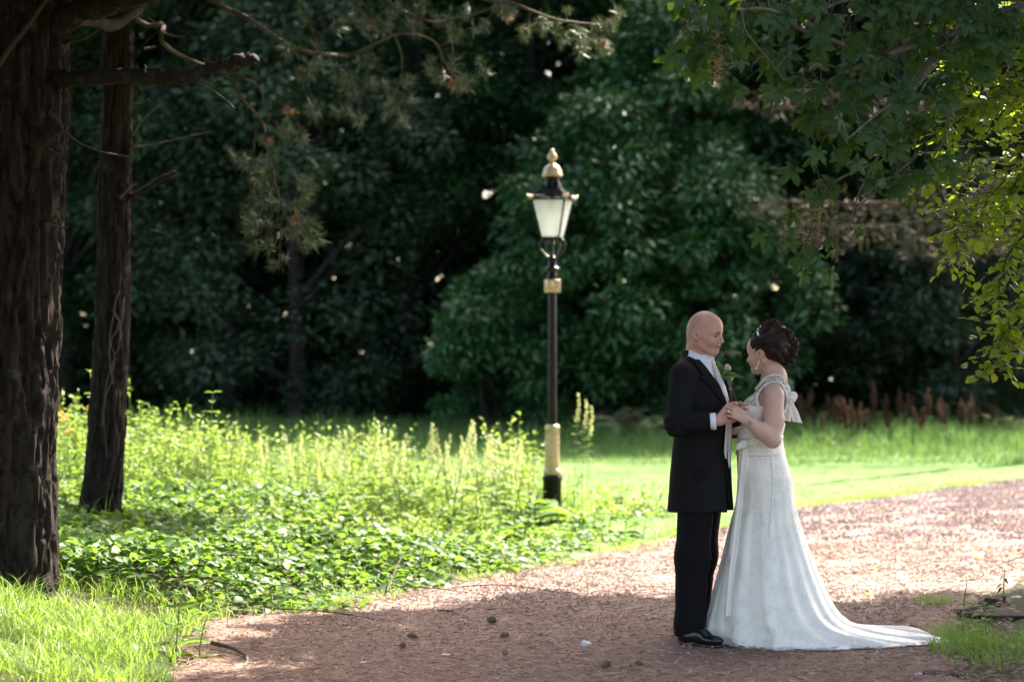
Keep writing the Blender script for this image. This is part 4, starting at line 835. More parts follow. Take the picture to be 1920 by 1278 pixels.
def LP(name, prof, mat, n=24, parent=None, dx=0):
    V, F = lathe([(r / LR, lz(py)) for r, py in prof], n, (lx + dx, LY, 0)); o = obj(name, V, F, M[mat], None); o.parent = parent or lamp
    if not parent: o.data.transform(Matrix.Translation(-Vector(lamp['wloc'])))
    return o
LP('base', [(0, 1010), (19, 1010), (19, 985), (17.5, 980), (17.5, 900), (19, 897), (19, 893), (15, 890), (0, 889)], 'black_paint')
LP('collar', [(12, 891), (16.5, 889), (18, 885), (16.5, 880), (13, 877), (11, 876)], 'gold_paint')
LP('shaft_sleeve', [(13.5, 878), (14, 870), (12.6, 815), (12.4, 806), (14, 804), (14.2, 799), (12, 796), (8, 795)], 'gold_paint')
for k in range(14):                                             # spiral beading on the sleeve
    mbk = MB()
    for j in range(7):
        a = k / 14 * 2 * np.pi + j * .35; z = lz(872 - j * 10); mbk.add(*ball((lx + 13.0 / LR * math.cos(a), LY + 13.0 / LR * math.sin(a), z), (.0055, .0055, .022), 5, 6))
    mbk.build('bead_row', M['gold_paint'], lamp)
LP('pole', [(8.6, 797), (8.3, 700), (7.6, 545), (7.4, 522)], 'black_paint')
V, F = box((lx, LY, lz(536)), (26 / LR, 26 / LR, 24 / LR), .25); bx_ = obj('ladder_boss', V, F, M['gold_paint'], lamp)
bm = bx_.modifiers.new('bevel', 'BEVEL'); bm.width = .008; bm.segments = 2
V, F = ball((lx - 4 / LR, LY - 14 / LR, lz(533)), 6.5 / LR, 8, 12); obj('boss_stud', V, F, M['gold_paint'], lamp)
LP('neck', [(6, 524), (9.5, 522), (9.5, 515), (7.6, 512), (7.6, 508), (14.5, 506), (15, 503), (13, 501), (8, 499), (8.2, 486), (9.5, 484), (6, 481), (2.6, 480), (2.6, 448)], 'black_paint')
for k in range(4):
    a = .26 + math.pi / 4 + k * math.pi / 2; prof = [(7, 484), (14, 478), (22, 470), (27, 464), (26, 455), (20, 449), (15, 452), (17, 458)]
    q = spline([(lx + r / LR * math.cos(a), LY + r / LR * math.sin(a), lz(py)) for r, py in prof], 26); V, F = tube(q, .011, 7); obj('scroll_bracket', V, F, M['black_paint'], lamp)
ROT = R(-15)
def sq(hw, py, rot=ROT):
    h = hw / LR; c, s = math.cos(rot), math.sin(rot); return np.array([[lx + x * c - y * s, LY + x * s + y * c, lz(py)] for x, y in ((-h, -h), (h, -h), (h, h), (-h, h))])
WT, WB, PT, PB = 31.5, 17.0, 374, 446
top, bot = sq(WT, PT), sq(WB, PB)
def shrink(q, f):
    c = q.mean(0); return c + (q - c) * f
cen = np.array([lx, LY, (lz(PT) + lz(PB)) / 2])
for k in range(4):
    a, b, c, d = bot[k], bot[(k + 1) % 4], top[(k + 1) % 4], top[k]; q = shrink(np.array([a, b, c, d]), .955); nrm = norm(np.cross(q[1] - q[0], q[3] - q[0])); V = np.vstack([q, q - nrm * .005])
    F = np.array([[0, 1, 2, 3], [7, 6, 5, 4], [0, 4, 5, 1], [1, 5, 6, 2], [2, 6, 7, 3], [3, 7, 4, 0]]); obj('pane', V, F, M['lantern_glass'], lamp, False)
mb = MB()
for k in range(4):
    mb.add(*tube([bot[k], (bot[k] + top[k]) / 2, top[k]], .0085, 4)); mb.add(*tube([bot[k], (bot[k] + bot[(k + 1) % 4]) / 2, bot[(k + 1) % 4]], .009, 4)); mb.add(*tube([top[k], (top[k] + top[(k + 1) % 4]) / 2, top[(k + 1) % 4]], .010, 4))
mb.build('lantern_frame', M['black_paint'], lamp, False)
V, F = lathe([(0, lz(449)), (15 / LR, lz(449)), (17 / LR, lz(447)), (0, lz(446.5))], 4, (0, 0, 0)); a0 = ROT + math.pi / 4; V = rotz(V, a0) * np.array([1.35, 1.35, 1]) + np.array([lx, LY, 0]); obj('lantern_floor', V, F, M['black_paint'], lamp, False)
prof = [(39, 371), (39.5, 368), (36, 366.5), (17, 350), (16, 347)]
rings = np.concatenate([sq(r * .86, py) for r, py in prof]); V, F = rings, grid_faces(len(prof), 4, True)[:, ::-1]; cap = np.vstack([sq(36 * .86, 371.2)])
V = np.vstack([V, cap]); F = [F, np.array([[len(rings) + 3, len(rings) + 2, len(rings) + 1, len(rings)]])]; obj('roof', V, F, M['black_paint'], lamp, False)
LP('roof_step', [(18, 351), (17.5, 346), (14, 340), (13.5, 334), (16, 333)], 'black_paint')
LP('dome', [(0, 331.5), (18, 331.5), (19.5, 330), (19.5, 326.5), (18, 325), (17, 318), (13, 312), (7, 308), (3.2, 306), (3, 303)], 'gold_paint')
LP('finial', [(2.4, 306), (3.2, 303), (4.2, 302.5), (8.8, 298), (10, 294), (7.5, 289), (4.5, 285), (3.6, 283), (4.2, 281), (2.5, 279.5), (0, 279)], 'gold_paint')
for k in range(4):
    p = sq(34.5, 370)[k]; o_ = norm((p - np.array([lx, LY, p[2]]))); V, F = tube(spline([p - o_ * .05, p + o_ * .01, p + o_ * .035 + np.array([0, 0, .025])], 6), [.02, .022, .02, .017, .011, .004], 6); obj('corner_tip', V, F, M['gold_paint'], lamp)
LP('lamp_bulb', [(0, 404), (2.4, 402), (3, 396), (3, 382), (4.5, 379), (4.5, 372), (0, 371)], 'bulb', 12)

# ================================================================ sycamore hanging in from the right
def syc_leaf_mesh(name, seed, mat):
    g = np.random.default_rng(seed); lob = [(0, 1.0), (52, .88), (-52, .88), (112, .55), (-112, .55)]; n = 72; a = np.linspace(-180, 180, n, endpoint=False); r = np.full(n, .20)
    for c, L in lob:
        dd = np.abs((a - c + 180) % 360 - 180); r = np.maximum(r, L * np.clip(1 - dd / 33, 0, 1) ** .55 * (1 - .10 * ((dd % 9) > 4.5) * (dd > 5)))
    r[np.abs(a) > 165] = .08; r *= 1 + .05 * g.normal(size=n); r *= .58; th = np.radians(a); x = r * np.cos(th) + .36; y = r * np.sin(th); k1, k2 = g.uniform(.15, .5), g.uniform(.25, .7)
    zf = lambda x, y: -k1 * (x - .3) ** 2 - k2 * y ** 2 + .05 * np.cos(6 * np.arctan2(y, x - .36)) * np.hypot(x - .36, y)
    ix, iy = .36 + .5 * r * np.cos(th), .5 * r * np.sin(th)
    V = np.vstack([[.30, 0, zf(.3, 0)], np.stack([ix, iy, zf(ix, iy)], 1), np.stack([x, y, zf(x, y)], 1)]); j = np.arange(n); jn = (j + 1) % n
    F = [np.stack([0 * j, 1 + j, 1 + jn], 1), np.stack([1 + j, 1 + n + j, 1 + n + jn, 1 + jn], 1)]
    t_ = np.linspace(0, 1, 5)[:, None]; pet, pf = tube(np.array([[-.55, 0, .12]]) * (1 - t_) + np.array([[.06, 0, 0]]) * t_, .012, 4, False); F += [f + len(V) for f in pf]; V = np.vstack([V, pet])
    me = mesh_np(name, V, F, True, {'tint': np.full(len(V), g.uniform(.15, .9))}); me.materials.append(mat); return me
syc = [syc_leaf_mesh('leaf', i, M['syc_leaf']) for i in range(6)]
sb = np.array([6.4, 15.2, float(hgt(6.4, 15.2)) - .05]); sy = wthing('sycamore_tree', 'sycamore with big dark lobed leaves hanging in at the upper right', 'tree', sb)
mb = MB(); mb.add(*tube(spline([sb, (6.4, 15.2, 2.2), (6.1, 15.4, 5), (5.6, 16, 9), (5.4, 16.2, 12)], 30), np.linspace(.34, .1, 30), 14, True, .03))
for tip in [(1, 12, 6.5), (0, 15, 7.5), (2, 18, 8), (4.5, 20, 7.5), (8.5, 17, 8), (3, 13.5, 9), (8, 12, 7), (5, 17.5, 12.5), (2, 20, 10)]:
    s = np.array([6.1, 15.4, 3.2 + .35 * (tip[2] - 3)]); mb.add(*tube(spline([s, (s + np.array(tip)) / 2 + np.array([0, 0, .6]), tip], 12), np.linspace(.12, .02, 12), 7))
mb.build('trunk', M['bark'], sy)
g = np.random.default_rng(515)
def S1(px, py, Y): return at(px, py, Y)
SB = [([(2250, -60, 12.6), (2080, -25, 12.3), (1925, 18, 12.0), (1800, 62, 11.8), (1700, 90, 11.6), (1600, 130, 11.4), (1540, 160, 11.3)], .035, .008), ([(1960, 5, 12.0), (1840, 40, 12.1), (1740, 120, 11.9), (1690, 190, 11.7), (1660, 260, 11.6)], .03, .006),
      ([(1640, 110, 11.4), (1560, 75, 11.3), (1500, 55, 11.2), (1450, 20, 11.1), (1390, 18, 11.0), (1330, 28, 10.9), (1290, 45, 10.8)], .013, .004),
      ([(1740, 120, 11.9), (1690, 220, 11.8), (1640, 305, 11.7), (1612, 360, 11.6), (1596, 410, 11.5), (1590, 440, 11.5)], .009, .003), ([(1720, 290, 11.8), (1670, 335, 11.7), (1630, 370, 11.6), (1605, 392, 11.5)], .007, .004),
      ([(1640, 305, 11.7), (1575, 335, 11.6), (1540, 365, 11.5), (1530, 420, 11.5), (1535, 465, 11.4)], .007, .003), ([(1700, 150, 11.7), (1600, 190, 11.5), (1540, 240, 11.4), (1520, 300, 11.4)], .01, .003), ([(1740, 160, 12), (1780, 230, 12), (1740, 310, 11.9), (1710, 340, 11.9)], .009, .003),
      ([(1850, 40, 12.0), (1760, -10, 11.7), (1650, -20, 11.5), (1560, 10, 11.3), (1500, 50, 11.2)], .012, .004), ([(1800, 62, 11.8), (1720, 160, 11.3), (1650, 210, 11.1), (1590, 260, 11.0)], .01, .004), ([(1390, 18, 11.0), (1400, 60, 11.0), (1440, 110, 11.0), (1470, 150, 11.0)], .006, .003)]
bmb = MB(); allp = []
for p, r0, r1 in SB:
    q = spline([S1(*a) for a in p], 40); V, F = tube(q, np.linspace(r0, r1, 40), 6); obj('branch', V, F, M['bark'], sy); allp.append(q)
obj('branch', *tube(spline([(6.2, 15.3, 3.6), (4.2, 13.6, 3.9), S1(2250, -60, 12.6)], 16), np.linspace(.08, .035, 16), 8), M['bark'], sy)
allp = np.concatenate(allp)
def inside(px, py, poly):
    poly = np.array(poly, float); x, y = px, py; c = False; j = len(poly) - 1
    for i in range(len(poly)):
        if (poly[i, 1] > y) != (poly[j, 1] > y) and x < (poly[j, 0] - poly[i, 0]) * (y - poly[i, 1]) / (poly[j, 1] - poly[i, 1]) + poly[i, 0]: c = not c
        j = i
    return c
POLY = [(1255, -40), (1250, 60), (1300, 105), (1345, 95), (1375, 60), (1420, 95), (1450, 150), (1480, 140), (1500, 170), (1520, 230), (1500, 330), (1520, 350), (1590, 330), (1640, 335), (1700, 350), (1735, 330), (1765, 270), (1790, 200), (1800, 130), (1925, 90), (1950, -40)]
SPOT = [(1265, 60, 1), (1290, 70, 1), (1300, 95, 1), (1315, 105, 1), (1270, 85, 1), (1330, 60, 0), (1345, 80, 0), (1400, 150, 0), (1390, 145, 0), (1460, 165, 1), (1480, 170, 1), (1460, 415, 1), (1455, 410, 1), (1475, 430, 0), (1500, 390, 0), (1515, 460, 1), (1520, 490, 0), (1540, 490, 1), (1580, 455, 0), (1570, 430, 0), (1610, 415, 1), (1600, 405, 0), (1700, 335, 0), (1715, 350, 0), (1800, 280, 0), (1780, 270, 0), (1530, 370, 1), (1560, 350, 0), (1500, 380, 1), (1525, 440, 0), (1545, 460, 0)]
leaves = []
while len(leaves) < 262:
    px, py = g.uniform(1240, 1945), g.uniform(-40, 360)
    if inside(px, py, POLY): leaves.append((px, py, None))
for i, (px, py, lit) in enumerate(SPOT + leaves):
    Yl = 11.0 + g.normal(0, .3) + (px - 1300) / 600 * .7; P0 = at(px, py, Yl); dd = np.linalg.norm((allp - P0) * np.array([1, .35, 1]), axis=1); s = allp[dd.argmin()]; P0[1] = .6 * s[1] + .4 * P0[1]
    o = bpy.data.objects.new('leaf', syc[g.integers(0, 6)]); COL.objects.link(o); o.parent = sy; o.location = P0 - sb
    tip = norm(np.array([g.normal(-.25, .55), g.normal(-.25, .45), -.75 + g.normal(0, .3)])); nn = norm(np.array([g.normal(0, .35), g.normal(-.45, .35), .75])); nn = norm(nn - tip * (nn @ tip)); bb = np.cross(nn, tip)
    o.rotation_euler = Matrix(np.stack([tip, bb, nn], 1).tolist()).to_euler(); s_ = float(g.uniform(.12, .19)) * (1.1 if py < 330 else .85); o.scale = (s_, s_, s_)
    if dd.min() > .05:
        e = P0 - tip * .07; bmb.add(*tube(spline([s, (s + e) / 2 + np.array([0, 0, .02]), e], 5), [.003, .0026, .002, .0018, .0015], 4, False))
tag(bmb.build('twig', M['bark'], sy), kind='stuff')
# hanging winged seeds
def key_mesh():
    mb = MB()
    for k in range(26):
        z = -.22 * k / 26; a = k * 2.4; V, F = big_leaf(.032, .006, .4, 4); V = rotz(V, a) + np.array([.012 * math.cos(a), .012 * math.sin(a), z]); mb.add(V, F, rng.random())
        V, F = ball((.008 * math.cos(a), .008 * math.sin(a), z), .005, 4, 6); mb.add(V, F, .3)
    mb.add(*tube([(0, 0, .04), (0, 0, -.1), (0, 0, -.22)], .0015, 4)); return mb.mesh('seed_cluster', M['fallen_brown'])
km = key_mesh()
for px, py, s in [(1545, 375, 1), (1530, 405, 1), (1515, 430, .8), (1330, 75, 1.2), (1338, 90, 1), (1480, 405, .5), (1580, 445, .5), (1735, 280, .7)]:
    P0 = at(px, py, 11.3); d_ = allp[np.linalg.norm((allp - P0) * np.array([1, .3, 1]), axis=1).argmin()]; P0[1] = d_[1]; o = link('seed_cluster', km, None, sy, Vector(P0 - sb)); o.scale = (s, s, s)
# crown above the frame, shaped to shade the couple and keep off sunlit ground
def shade_zone(x, y):
    wv = .30 * np.sin(x * 2.3) + .22 * np.sin(x * 5.1 + 1) + .25 * fbm(np.stack([x * 1.5, y * 1.5, x * 0], -1), 3, 55)
    e1 = 15.25 + wv - .9 * sstep(.6, -1.3, x); left = -1.25 + .35 * fbm(np.stack([y * 1.5, x * 0, x * 0], -1), 2, 56)
    soft = np.abs(vnoise(np.stack([x * 9, y * 9, x * 0], -1), 58)) * 1.0 + .5 * np.abs(vnoise(np.stack([x * 23, y * 23, x * 0], -1), 59))
    return (y < e1 - 1.3 * soft + .45) & (x > left + 1.2 * soft - .3) & (x < 6.5)
n = 80000; gxx = g.uniform(-1.8, 6, n); gyy = g.uniform(6.5, 15.9, n); k = shade_zone(gxx, gyy); gxx, gyy = gxx[k], gyy[k]; n = len(gxx)
hole = fbm(np.stack([gxx * 2.2, gyy * 2.2, gxx * 0], 1), 3, 57); k = hole < .72; gxx, gyy = gxx[k], gyy[k]; n = len(gxx)
cs = 1 / SUN[2]; h = g.uniform(4.4, 9.5, n); P = np.stack([gxx + SUN[0] * cs * h, gyy + SUN[1] * cs * h, h], 1)
k = P[:, 2] > EYE + .158 * P[:, 1] + .35
for c_, r_, pr_ in [(at(1315, 590, 13), .14, .85), (at(1455, 610, 13), .15, .8), (at(1270, 690, 12.9), .10, .6), (at(1285, 70, 10.9), .30, .9), (at(1510, 470, 11.5), .3, .7), (at(1790, 380, 13), .35, .9), (at(1800, 230, 12.9), .35, .9), (at(1880, 260, 13), .4, .85), (at(1760, 120, 13), .3, .7), (at(1880, 80, 13), .4, .7)]:  # gaps opened in the crown so sun reaches the heads and hanging twigs
    q_ = c_ - P; tq = q_ @ -SUN; dl = np.linalg.norm(q_ + tq[:, None] * SUN, axis=1); k &= ~((dl < r_) & (g.random(n) < pr_))
P = P[k]; n = len(P)
V, F, kk = scatter(P, norm(rdir(n, g) * np.array([1, 1, .4]) + np.array([0, 0, -.2])), norm(np.array([0, 0, 1.]) + SUN * .8 + rdir(n, g) * .5), g.uniform(.14, .24, n), LEAF4, 1.5)
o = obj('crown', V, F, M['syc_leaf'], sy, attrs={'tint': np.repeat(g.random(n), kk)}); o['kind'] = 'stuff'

# ================================================================ small-leaved tree at the right edge
hb = np.array([4.6, 13.4, float(hgt(4.6, 13.4)) - .05]); ht = wthing('hornbeam_tree', 'small leaved tree with backlit yellow green twigs at the right edge', 'tree', hb)
obj('trunk', *tube(spline([hb, (4.6, 13.4, 1.5), (4.5, 13.3, 3.2), (4.2, 13.2, 4.6)], 16), np.linspace(.12, .04, 16), 10), M['bark'], ht)
HB = [([(2150, 20), (2000, 30), (1880, 80), (1800, 170), (1770, 250), (1760, 330)], 12.8), ([(2150, 60), (1990, 120), (1890, 200), (1830, 290), (1800, 370), (1790, 430), (1800, 490)], 13.1), ([(2150, 120), (2010, 180), (1930, 260), (1890, 330), (1850, 380), (1830, 440)], 13.3), ([(2150, 0), (1990, 60), (1920, 130), (1890, 160), (1850, 190), (1790, 210)], 12.6),
      ([(2150, 280), (2020, 330), (1940, 420), (1890, 480), (1870, 560)], 12.4), ([(2160, 380), (2030, 460), (1950, 540), (1900, 590), (1875, 640), (1870, 690)], 12.2), ([(2150, -60), (2000, -30), (1900, 10), (1800, 20), (1740, 60)], 13.2), ([(2150, 30), (2020, 90), (1940, 160), (1900, 220)], 13.4), ([(2140, 160), (2020, 240), (1940, 300), (1900, 350), (1870, 400)], 12.9), ([(1990, 60), (1940, 20), (1880, 40), (1830, 100), (1800, 130)], 12.9)]
g = np.random.default_rng(616); LP_ = []; LT = []; tw = MB()
for p, Yb in HB:
    q = spline([at(a, b, Yb + .25 * math.sin(i + Yb * 7)) for i, (a, b) in enumerate(p)], 40); V, F = tube(q, np.linspace(.012, .0025, 40), 5); obj('branch', V, F, M['twig'], ht)
    for i in range(6, 40):
        for _ in range(2):
            d_ = norm(np.array([g.normal(-.2, .7), g.normal(0, .6), -.55 + g.normal(0, .4)])); L = g.uniform(.06, .26); e = q[i] + d_ * L; tw.add(*tube([q[i], (q[i] + e) / 2 + np.array([0, 0, .01]), e], [.002, .0016, .001], 3, False))
            m = int(2 + L * 20); t_ = (np.arange(m) + .7)[:, None] / m; LP_.append(q[i] * (1 - t_) + e * t_); sg = np.where(np.arange(m) % 2, 1, -1)[:, None]; sd_ = norm(np.cross(d_, [0, 0, 1.]) + 1e-3); LT.append(d_ * .7 + sd_ * sg * .8 + g.normal(0, .25, (m, 3)))
tag(tw.build('twig', M['twig'], ht), kind='stuff'); LP_ = np.concatenate(LP_); LT = np.concatenate(LT)
px_ = LP_[:, 0] / LP_[:, 1] * FPX + 960; vis = px_ < 1935; idx = np.where(vis)[0]; g.shuffle(idx); big_, rest = idx[:290], np.concatenate([idx[290:], np.where(~vis)[0]])
def ell(seed):
    V0, F0 = LEAF6; V0 = V0.copy(); V0[:, 1] *= 1.15; me = mesh_np('leaf', V0, F0, True, {'tint': np.full(len(V0), [.15, .35, .5, .65, .8, .97][seed])}); me.materials.append(M['beech_leaf']); return me
el = [ell(i) for i in range(6)]
for i in big_:
    t_ = norm(LT[i]); nn = norm(np.array([0, -.2, .9]) + rdir(1, g)[0] * .5); nn = norm(nn - t_ * (nn @ t_)); o = bpy.data.objects.new('leaf', el[min(5, int(g.random() * 5.25))]); COL.objects.link(o); o.parent = ht; o.location = LP_[i] - hb
    o.rotation_euler = Matrix(np.stack([t_, np.cross(nn, t_), nn], 1).tolist()).to_euler(); s_ = float(g.uniform(.045, .07)); o.scale = (s_, s_, s_)
n = len(rest); V, F, k = scatter(LP_[rest], LT[rest], np.array([0, -.2, .9]) + rdir(n, g) * .5, g.uniform(.042, .066, n), LEAF6, 1.15)
o = obj('foliage', V, F, M['beech_leaf'], ht, attrs={'tint': np.repeat(np.clip(g.normal(.5, .24, n), 0, .99), k)}); o['kind'] = 'stuff'
for i, (p, Yb) in enumerate(HB): obj('branch', *tube(spline([(4.4, 13.25, 2.2 + .25 * (i % 8)), (3.6, 13.1, 2.6 + .25 * (i % 8)), at(p[0][0], p[0][1], Yb + .25 * math.sin(Yb * 7))], 10), np.linspace(.03, .012, 10), 6), M['twig'], ht)
# ================================================================ signed distance tools for the two figures
class Prims:
    """ordered list of blended rounded shapes"""
    def __init__(s): s.p = []
    def cone(s, a, b, ra, rb, k=.02, op=1):
        a = np.array(a, float); b = np.array(b, float); s.p.append(('c', a, b, ra, rb, k, op, (a + b) / 2, np.linalg.norm(b - a) / 2 + max(ra, rb))); return s
    def ell(s, c, r, k=.02, op=1, axes=None):
        c = np.array(c, float); r = np.array(r, float); s.p.append(('e', c, r, np.eye(3) if axes is None else np.array(axes), 0, k, op, c, r.max())); return s
    def add(s, q): s.p += q.p; return s
    def move(s, fr, o, scale=1.0):
        """from a local frame (rows of fr are the local axes in world) to world"""
        fr = np.array(fr); o = np.array(o); r = Prims()
        for t, a, b, c, d, k, op, ce, rad in s.p:
            if t == 'c': r.cone(a * scale @ fr + o, b * scale @ fr + o, c * scale, d * scale, k * scale, op)
            else: r.ell(a * scale @ fr + o, b * scale, k * scale, op, c @ fr)
        return r
    def bounds(s, pad=.02):
        lo = np.min([q[7] - q[8] for q in s.p if q[6] > 0], 0) - pad; hi = np.max([q[7] + q[8] for q in s.p if q[6] > 0], 0) + pad; return lo, hi
    def __call__(s, P):
        c = P.mean(0); Rb = np.linalg.norm(P - c, axis=1).max(); d = np.full(len(P), 1.0)
        for t, a, b, e, f, k, op, ce, rad in s.p:
            if np.linalg.norm(ce - c) - rad - Rb > .07 + k: continue
            if t == 'c':
                ba = b - a; pa = P - a; h = np.clip(pa @ ba / (ba @ ba + 1e-12), 0, 1); q = np.linalg.norm(pa - h[:, None] * ba, axis=1) - (e + (f - e) * h)
            else:
                L = (P - a) @ e.T; k0 = np.linalg.norm(L / b, axis=1); k1 = np.linalg.norm(L / (b * b), axis=1) + 1e-9; q = k0 * (k0 - 1) / k1
            if op > 0: h = np.clip(.5 + .5 * (d - q) / k, 0, 1); d = d * (1 - h) + q * h - k * h * (1 - h)
            else: q = -q; h = np.clip(.5 - .5 * (d - q) / k, 0, 1); d = d * (1 - h) + q * h + k * h * (1 - h)
        return d
def polygonize(f, lo, hi, h, coarse=4, band=1.9):
    lo = np.array(lo, float); hi = np.array(hi, float); H = h * coarse; nc = np.ceil((hi - lo) / H).astype(int) + 1
    ax = [lo[i] + H * (np.arange(nc[i]) + .5 - .5 / coarse) for i in range(3)]; C = np.stack(np.meshgrid(*ax, indexing='ij'), -1); D = np.full(nc, 1.0); B = 6
    offs = np.stack(np.meshgrid(*[np.arange(coarse)] * 3, indexing='ij'), -1).reshape(-1, 3); Fi = np.empty(nc * coarse, np.float32)
    for i in range(0, nc[0], B):
        for j in range(0, nc[1], B):
            for k in range(0, nc[2], B):
                q = C[i:i + B, j:j + B, k:k + B]; D[i:i + B, j:j + B, k:k + B] = f(q.reshape(-1, 3)).reshape(q.shape[:3])
    for a in range(3): 
        if a == 0: Fi = np.repeat(D.astype(np.float32), coarse, 0)
        else: Fi = np.repeat(Fi, coarse, a)
    near = np.abs(D) < H * band
    for i in range(0, nc[0], B):
        for j in range(0, nc[1], B):
            for k in range(0, nc[2], B):
                w_ = np.argwhere(near[i:i + B, j:j + B, k:k + B])
                if len(w_) == 0: continue
                I = ((w_ + np.array([i, j, k])) * coarse)[:, None] + offs[None]; I = I.reshape(-1, 3); Fi[I[:, 0], I[:, 1], I[:, 2]] = f(lo + I * h)
    return nets(Fi, lo, h)
def nets(F, lo, h):
    S = F < 0; A = np.zeros(np.array(F.shape) - 1, np.uint8)
    cor = [(a, b, c) for a in (0, 1) for b in (0, 1) for c in (0, 1)]; n = np.array(F.shape) - 1
    for a, b, c in cor: A += S[a:a + n[0], b:b + n[1], c:c + n[2]]
    idx = np.argwhere((A > 0) & (A < 8)); m = len(idx); vid = np.full(n, -1, np.int64); vid[idx[:, 0], idx[:, 1], idx[:, 2]] = np.arange(m)
    val = np.stack([F[idx[:, 0] + a, idx[:, 1] + b, idx[:, 2] + c] for a, b, c in cor], 1).astype(float); acc = np.zeros((m, 3)); cnt = np.zeros(m); cor = np.array(cor)
    for i in range(8):
        for j in range(i + 1, 8):
            if np.abs(cor[i] - cor[j]).sum() != 1: continue
            x = (val[:, i] < 0) != (val[:, j] < 0); t = val[x, i] / (val[x, i] - val[x, j]); acc[x] += cor[i] + t[:, None] * (cor[j] - cor[i]); cnt[x] += 1
    V = lo + h * (idx + acc / cnt[:, None]); Q = []
    for ax in range(3):
        s0 = [slice(None)] * 3; s1 = [slice(None)] * 3; s0[ax] = slice(0, -1); s1[ax] = slice(1, None); e = np.argwhere(S[tuple(s0)] != S[tuple(s1)]); o1, o2 = (ax + 1) % 3, (ax + 2) % 3
        e = e[(e[:, o1] > 0) & (e[:, o2] > 0) & (e[:, o1] < n[o1]) & (e[:, o2] < n[o2])]; sg = S[e[:, 0], e[:, 1], e[:, 2]]; q = []
        for d1, d2 in ((-1, -1), (0, -1), (0, 0), (-1, 0)):
            c = e.copy(); c[:, o1] += d1; c[:, o2] += d2; q.append(vid[c[:, 0], c[:, 1], c[:, 2]])
        q = np.stack(q, 1); q[~sg] = q[~sg][:, ::-1]; Q.append(q)
    Q = np.concatenate(Q); return V, Q[(Q >= 0).all(1)]
def loft_sdf(P, kn, c, f, l):
    """upright body of elliptical sections; kn rows: z, shift forward, radius forward, radius sideways"""
    kn = np.array(kn); z = P[:, 2]; q = P[:, :2] - c[:2]; a = q @ f[:2]; b = q @ l[:2]
    cf, rf, rl = (np.interp(z, kn[:, 0], kn[:, i]) for i in (1, 2, 3)); k = np.sqrt(((a - cf) / rf) ** 2 + (b / rl) ** 2)
    g = np.sqrt(((a - cf) / rf ** 2) ** 2 + (b / rl ** 2) ** 2) + 1e-6; d = np.where(k > 1e-3, k * (k - 1) / g, -np.minimum(rf, rl))
    return np.maximum(d, np.maximum(kn[0, 0] - z, z - kn[-1, 0])), a - cf, b
def seg_d(P, a, b, ra, rb):
    a = np.array(a); b = np.array(b); ba = b - a; pa = P - a; h = np.clip(pa @ ba / (ba @ ba), 0, 1); return np.linalg.norm(pa - h[:, None] * ba, axis=1) - (ra + (rb - ra) * h), h
def smin(a, b, k): h = np.clip(.5 + .5 * (b - a) / k, 0, 1); return b * (1 - h) + a * h - k * h * (1 - h)

# ---------------------------------------------------------------- materials of clothes and skin
def skin_mat(name, base, flush):
    s = NT(name); v = s.coord('Object'); nz = s.noise(v, 34, 6, .7); f = s.noise(v, 210, 4, .8); c = s.mix(s.ramp(nz, [(.35, (0, 0, 0)), (.7, (.55, .55, .55))]), base, flush)
    c = s.mix(s.attr('lip'), c, (.36, .12, .11)); c = s.mix(s.attr('dark'), c, (.10, .055, .04)); c = s.mix(s.attr('ink'), c, (.05, .06, .08)); c = s.mix(s.attr('blush'), c, (.55, .21, .16))
    return s.end(s.bsdf(c, .48, s.bump(f, .35, .002), spec=.4, Subsurface_Weight=.12, Subsurface_Scale=.01).outputs[0])
M['skin_him'] = skin_mat('ruddy_skin', (.57, .315, .24), (.54, .235, .175)); M['skin_her'] = skin_mat('fair_skin', (.60, .37, .285), (.57, .31, .235))
def wool(name, c0, c1, sc=260, st=.25, rough=.85):
    s = NT(name); v = s.coord('Object', (1, 1, .5)); n1 = s.noise(v, sc, 3, .7); n2 = s.noise(s.coord('Object'), 12, 4); c = s.mix(n1, c0, c1)
    return s.end(s.bsdf(s.mix(s.math('MULTIPLY', n2, .4), c, c0), rough, s.bump(n1, st, .002), spec=.14).outputs[0])
M['coat'] = wool('charcoal_wool', (.004, .0043, .0045), (.014, .0145, .0148)); M['coat_trim'] = wool('charcoal_lapel', (.0035, .004, .0045), (.009, .0095, .010)); M['trouser'] = wool('black_wool', (.0035, .0035, .0045), (.008, .008, .010))
M['shirt'] = plain('white_shirt', (.74, .74, .80), .7, nscale=200, var=.04); M['leather'] = plain('black_leather', (.010, .010, .011), .25, nscale=60)
M['shaded_eye'] = plain('shaded_eye', (.13, .105, .09), .5); M['iris'] = plain('iris', (.014, .012, .010), .5); M['teeth'] = plain('teeth', (.7, .67, .58), .3)  # eyeball colour darkened to stand in for shadow over the eye
def brocade(name, c0, c1, sc):
    s = NT(name); v = s.coord('Object'); a = s.voro(v, sc); b = s.noise(v, sc * 1.7, 3); f = s.ramp(s.math('ADD', a, s.math('MULTIPLY', b, .5)), [(.45, (0, 0, 0)), (.6, (1, 1, 1))])
    return s.end(s.bsdf(s.mix(f, c0, c1), .38, s.bump(f, .3, .002), spec=.5).outputs[0])
M['cravat'] = brocade('ivory_brocade', (.74, .70, .65), (.60, .55, .50), 90)
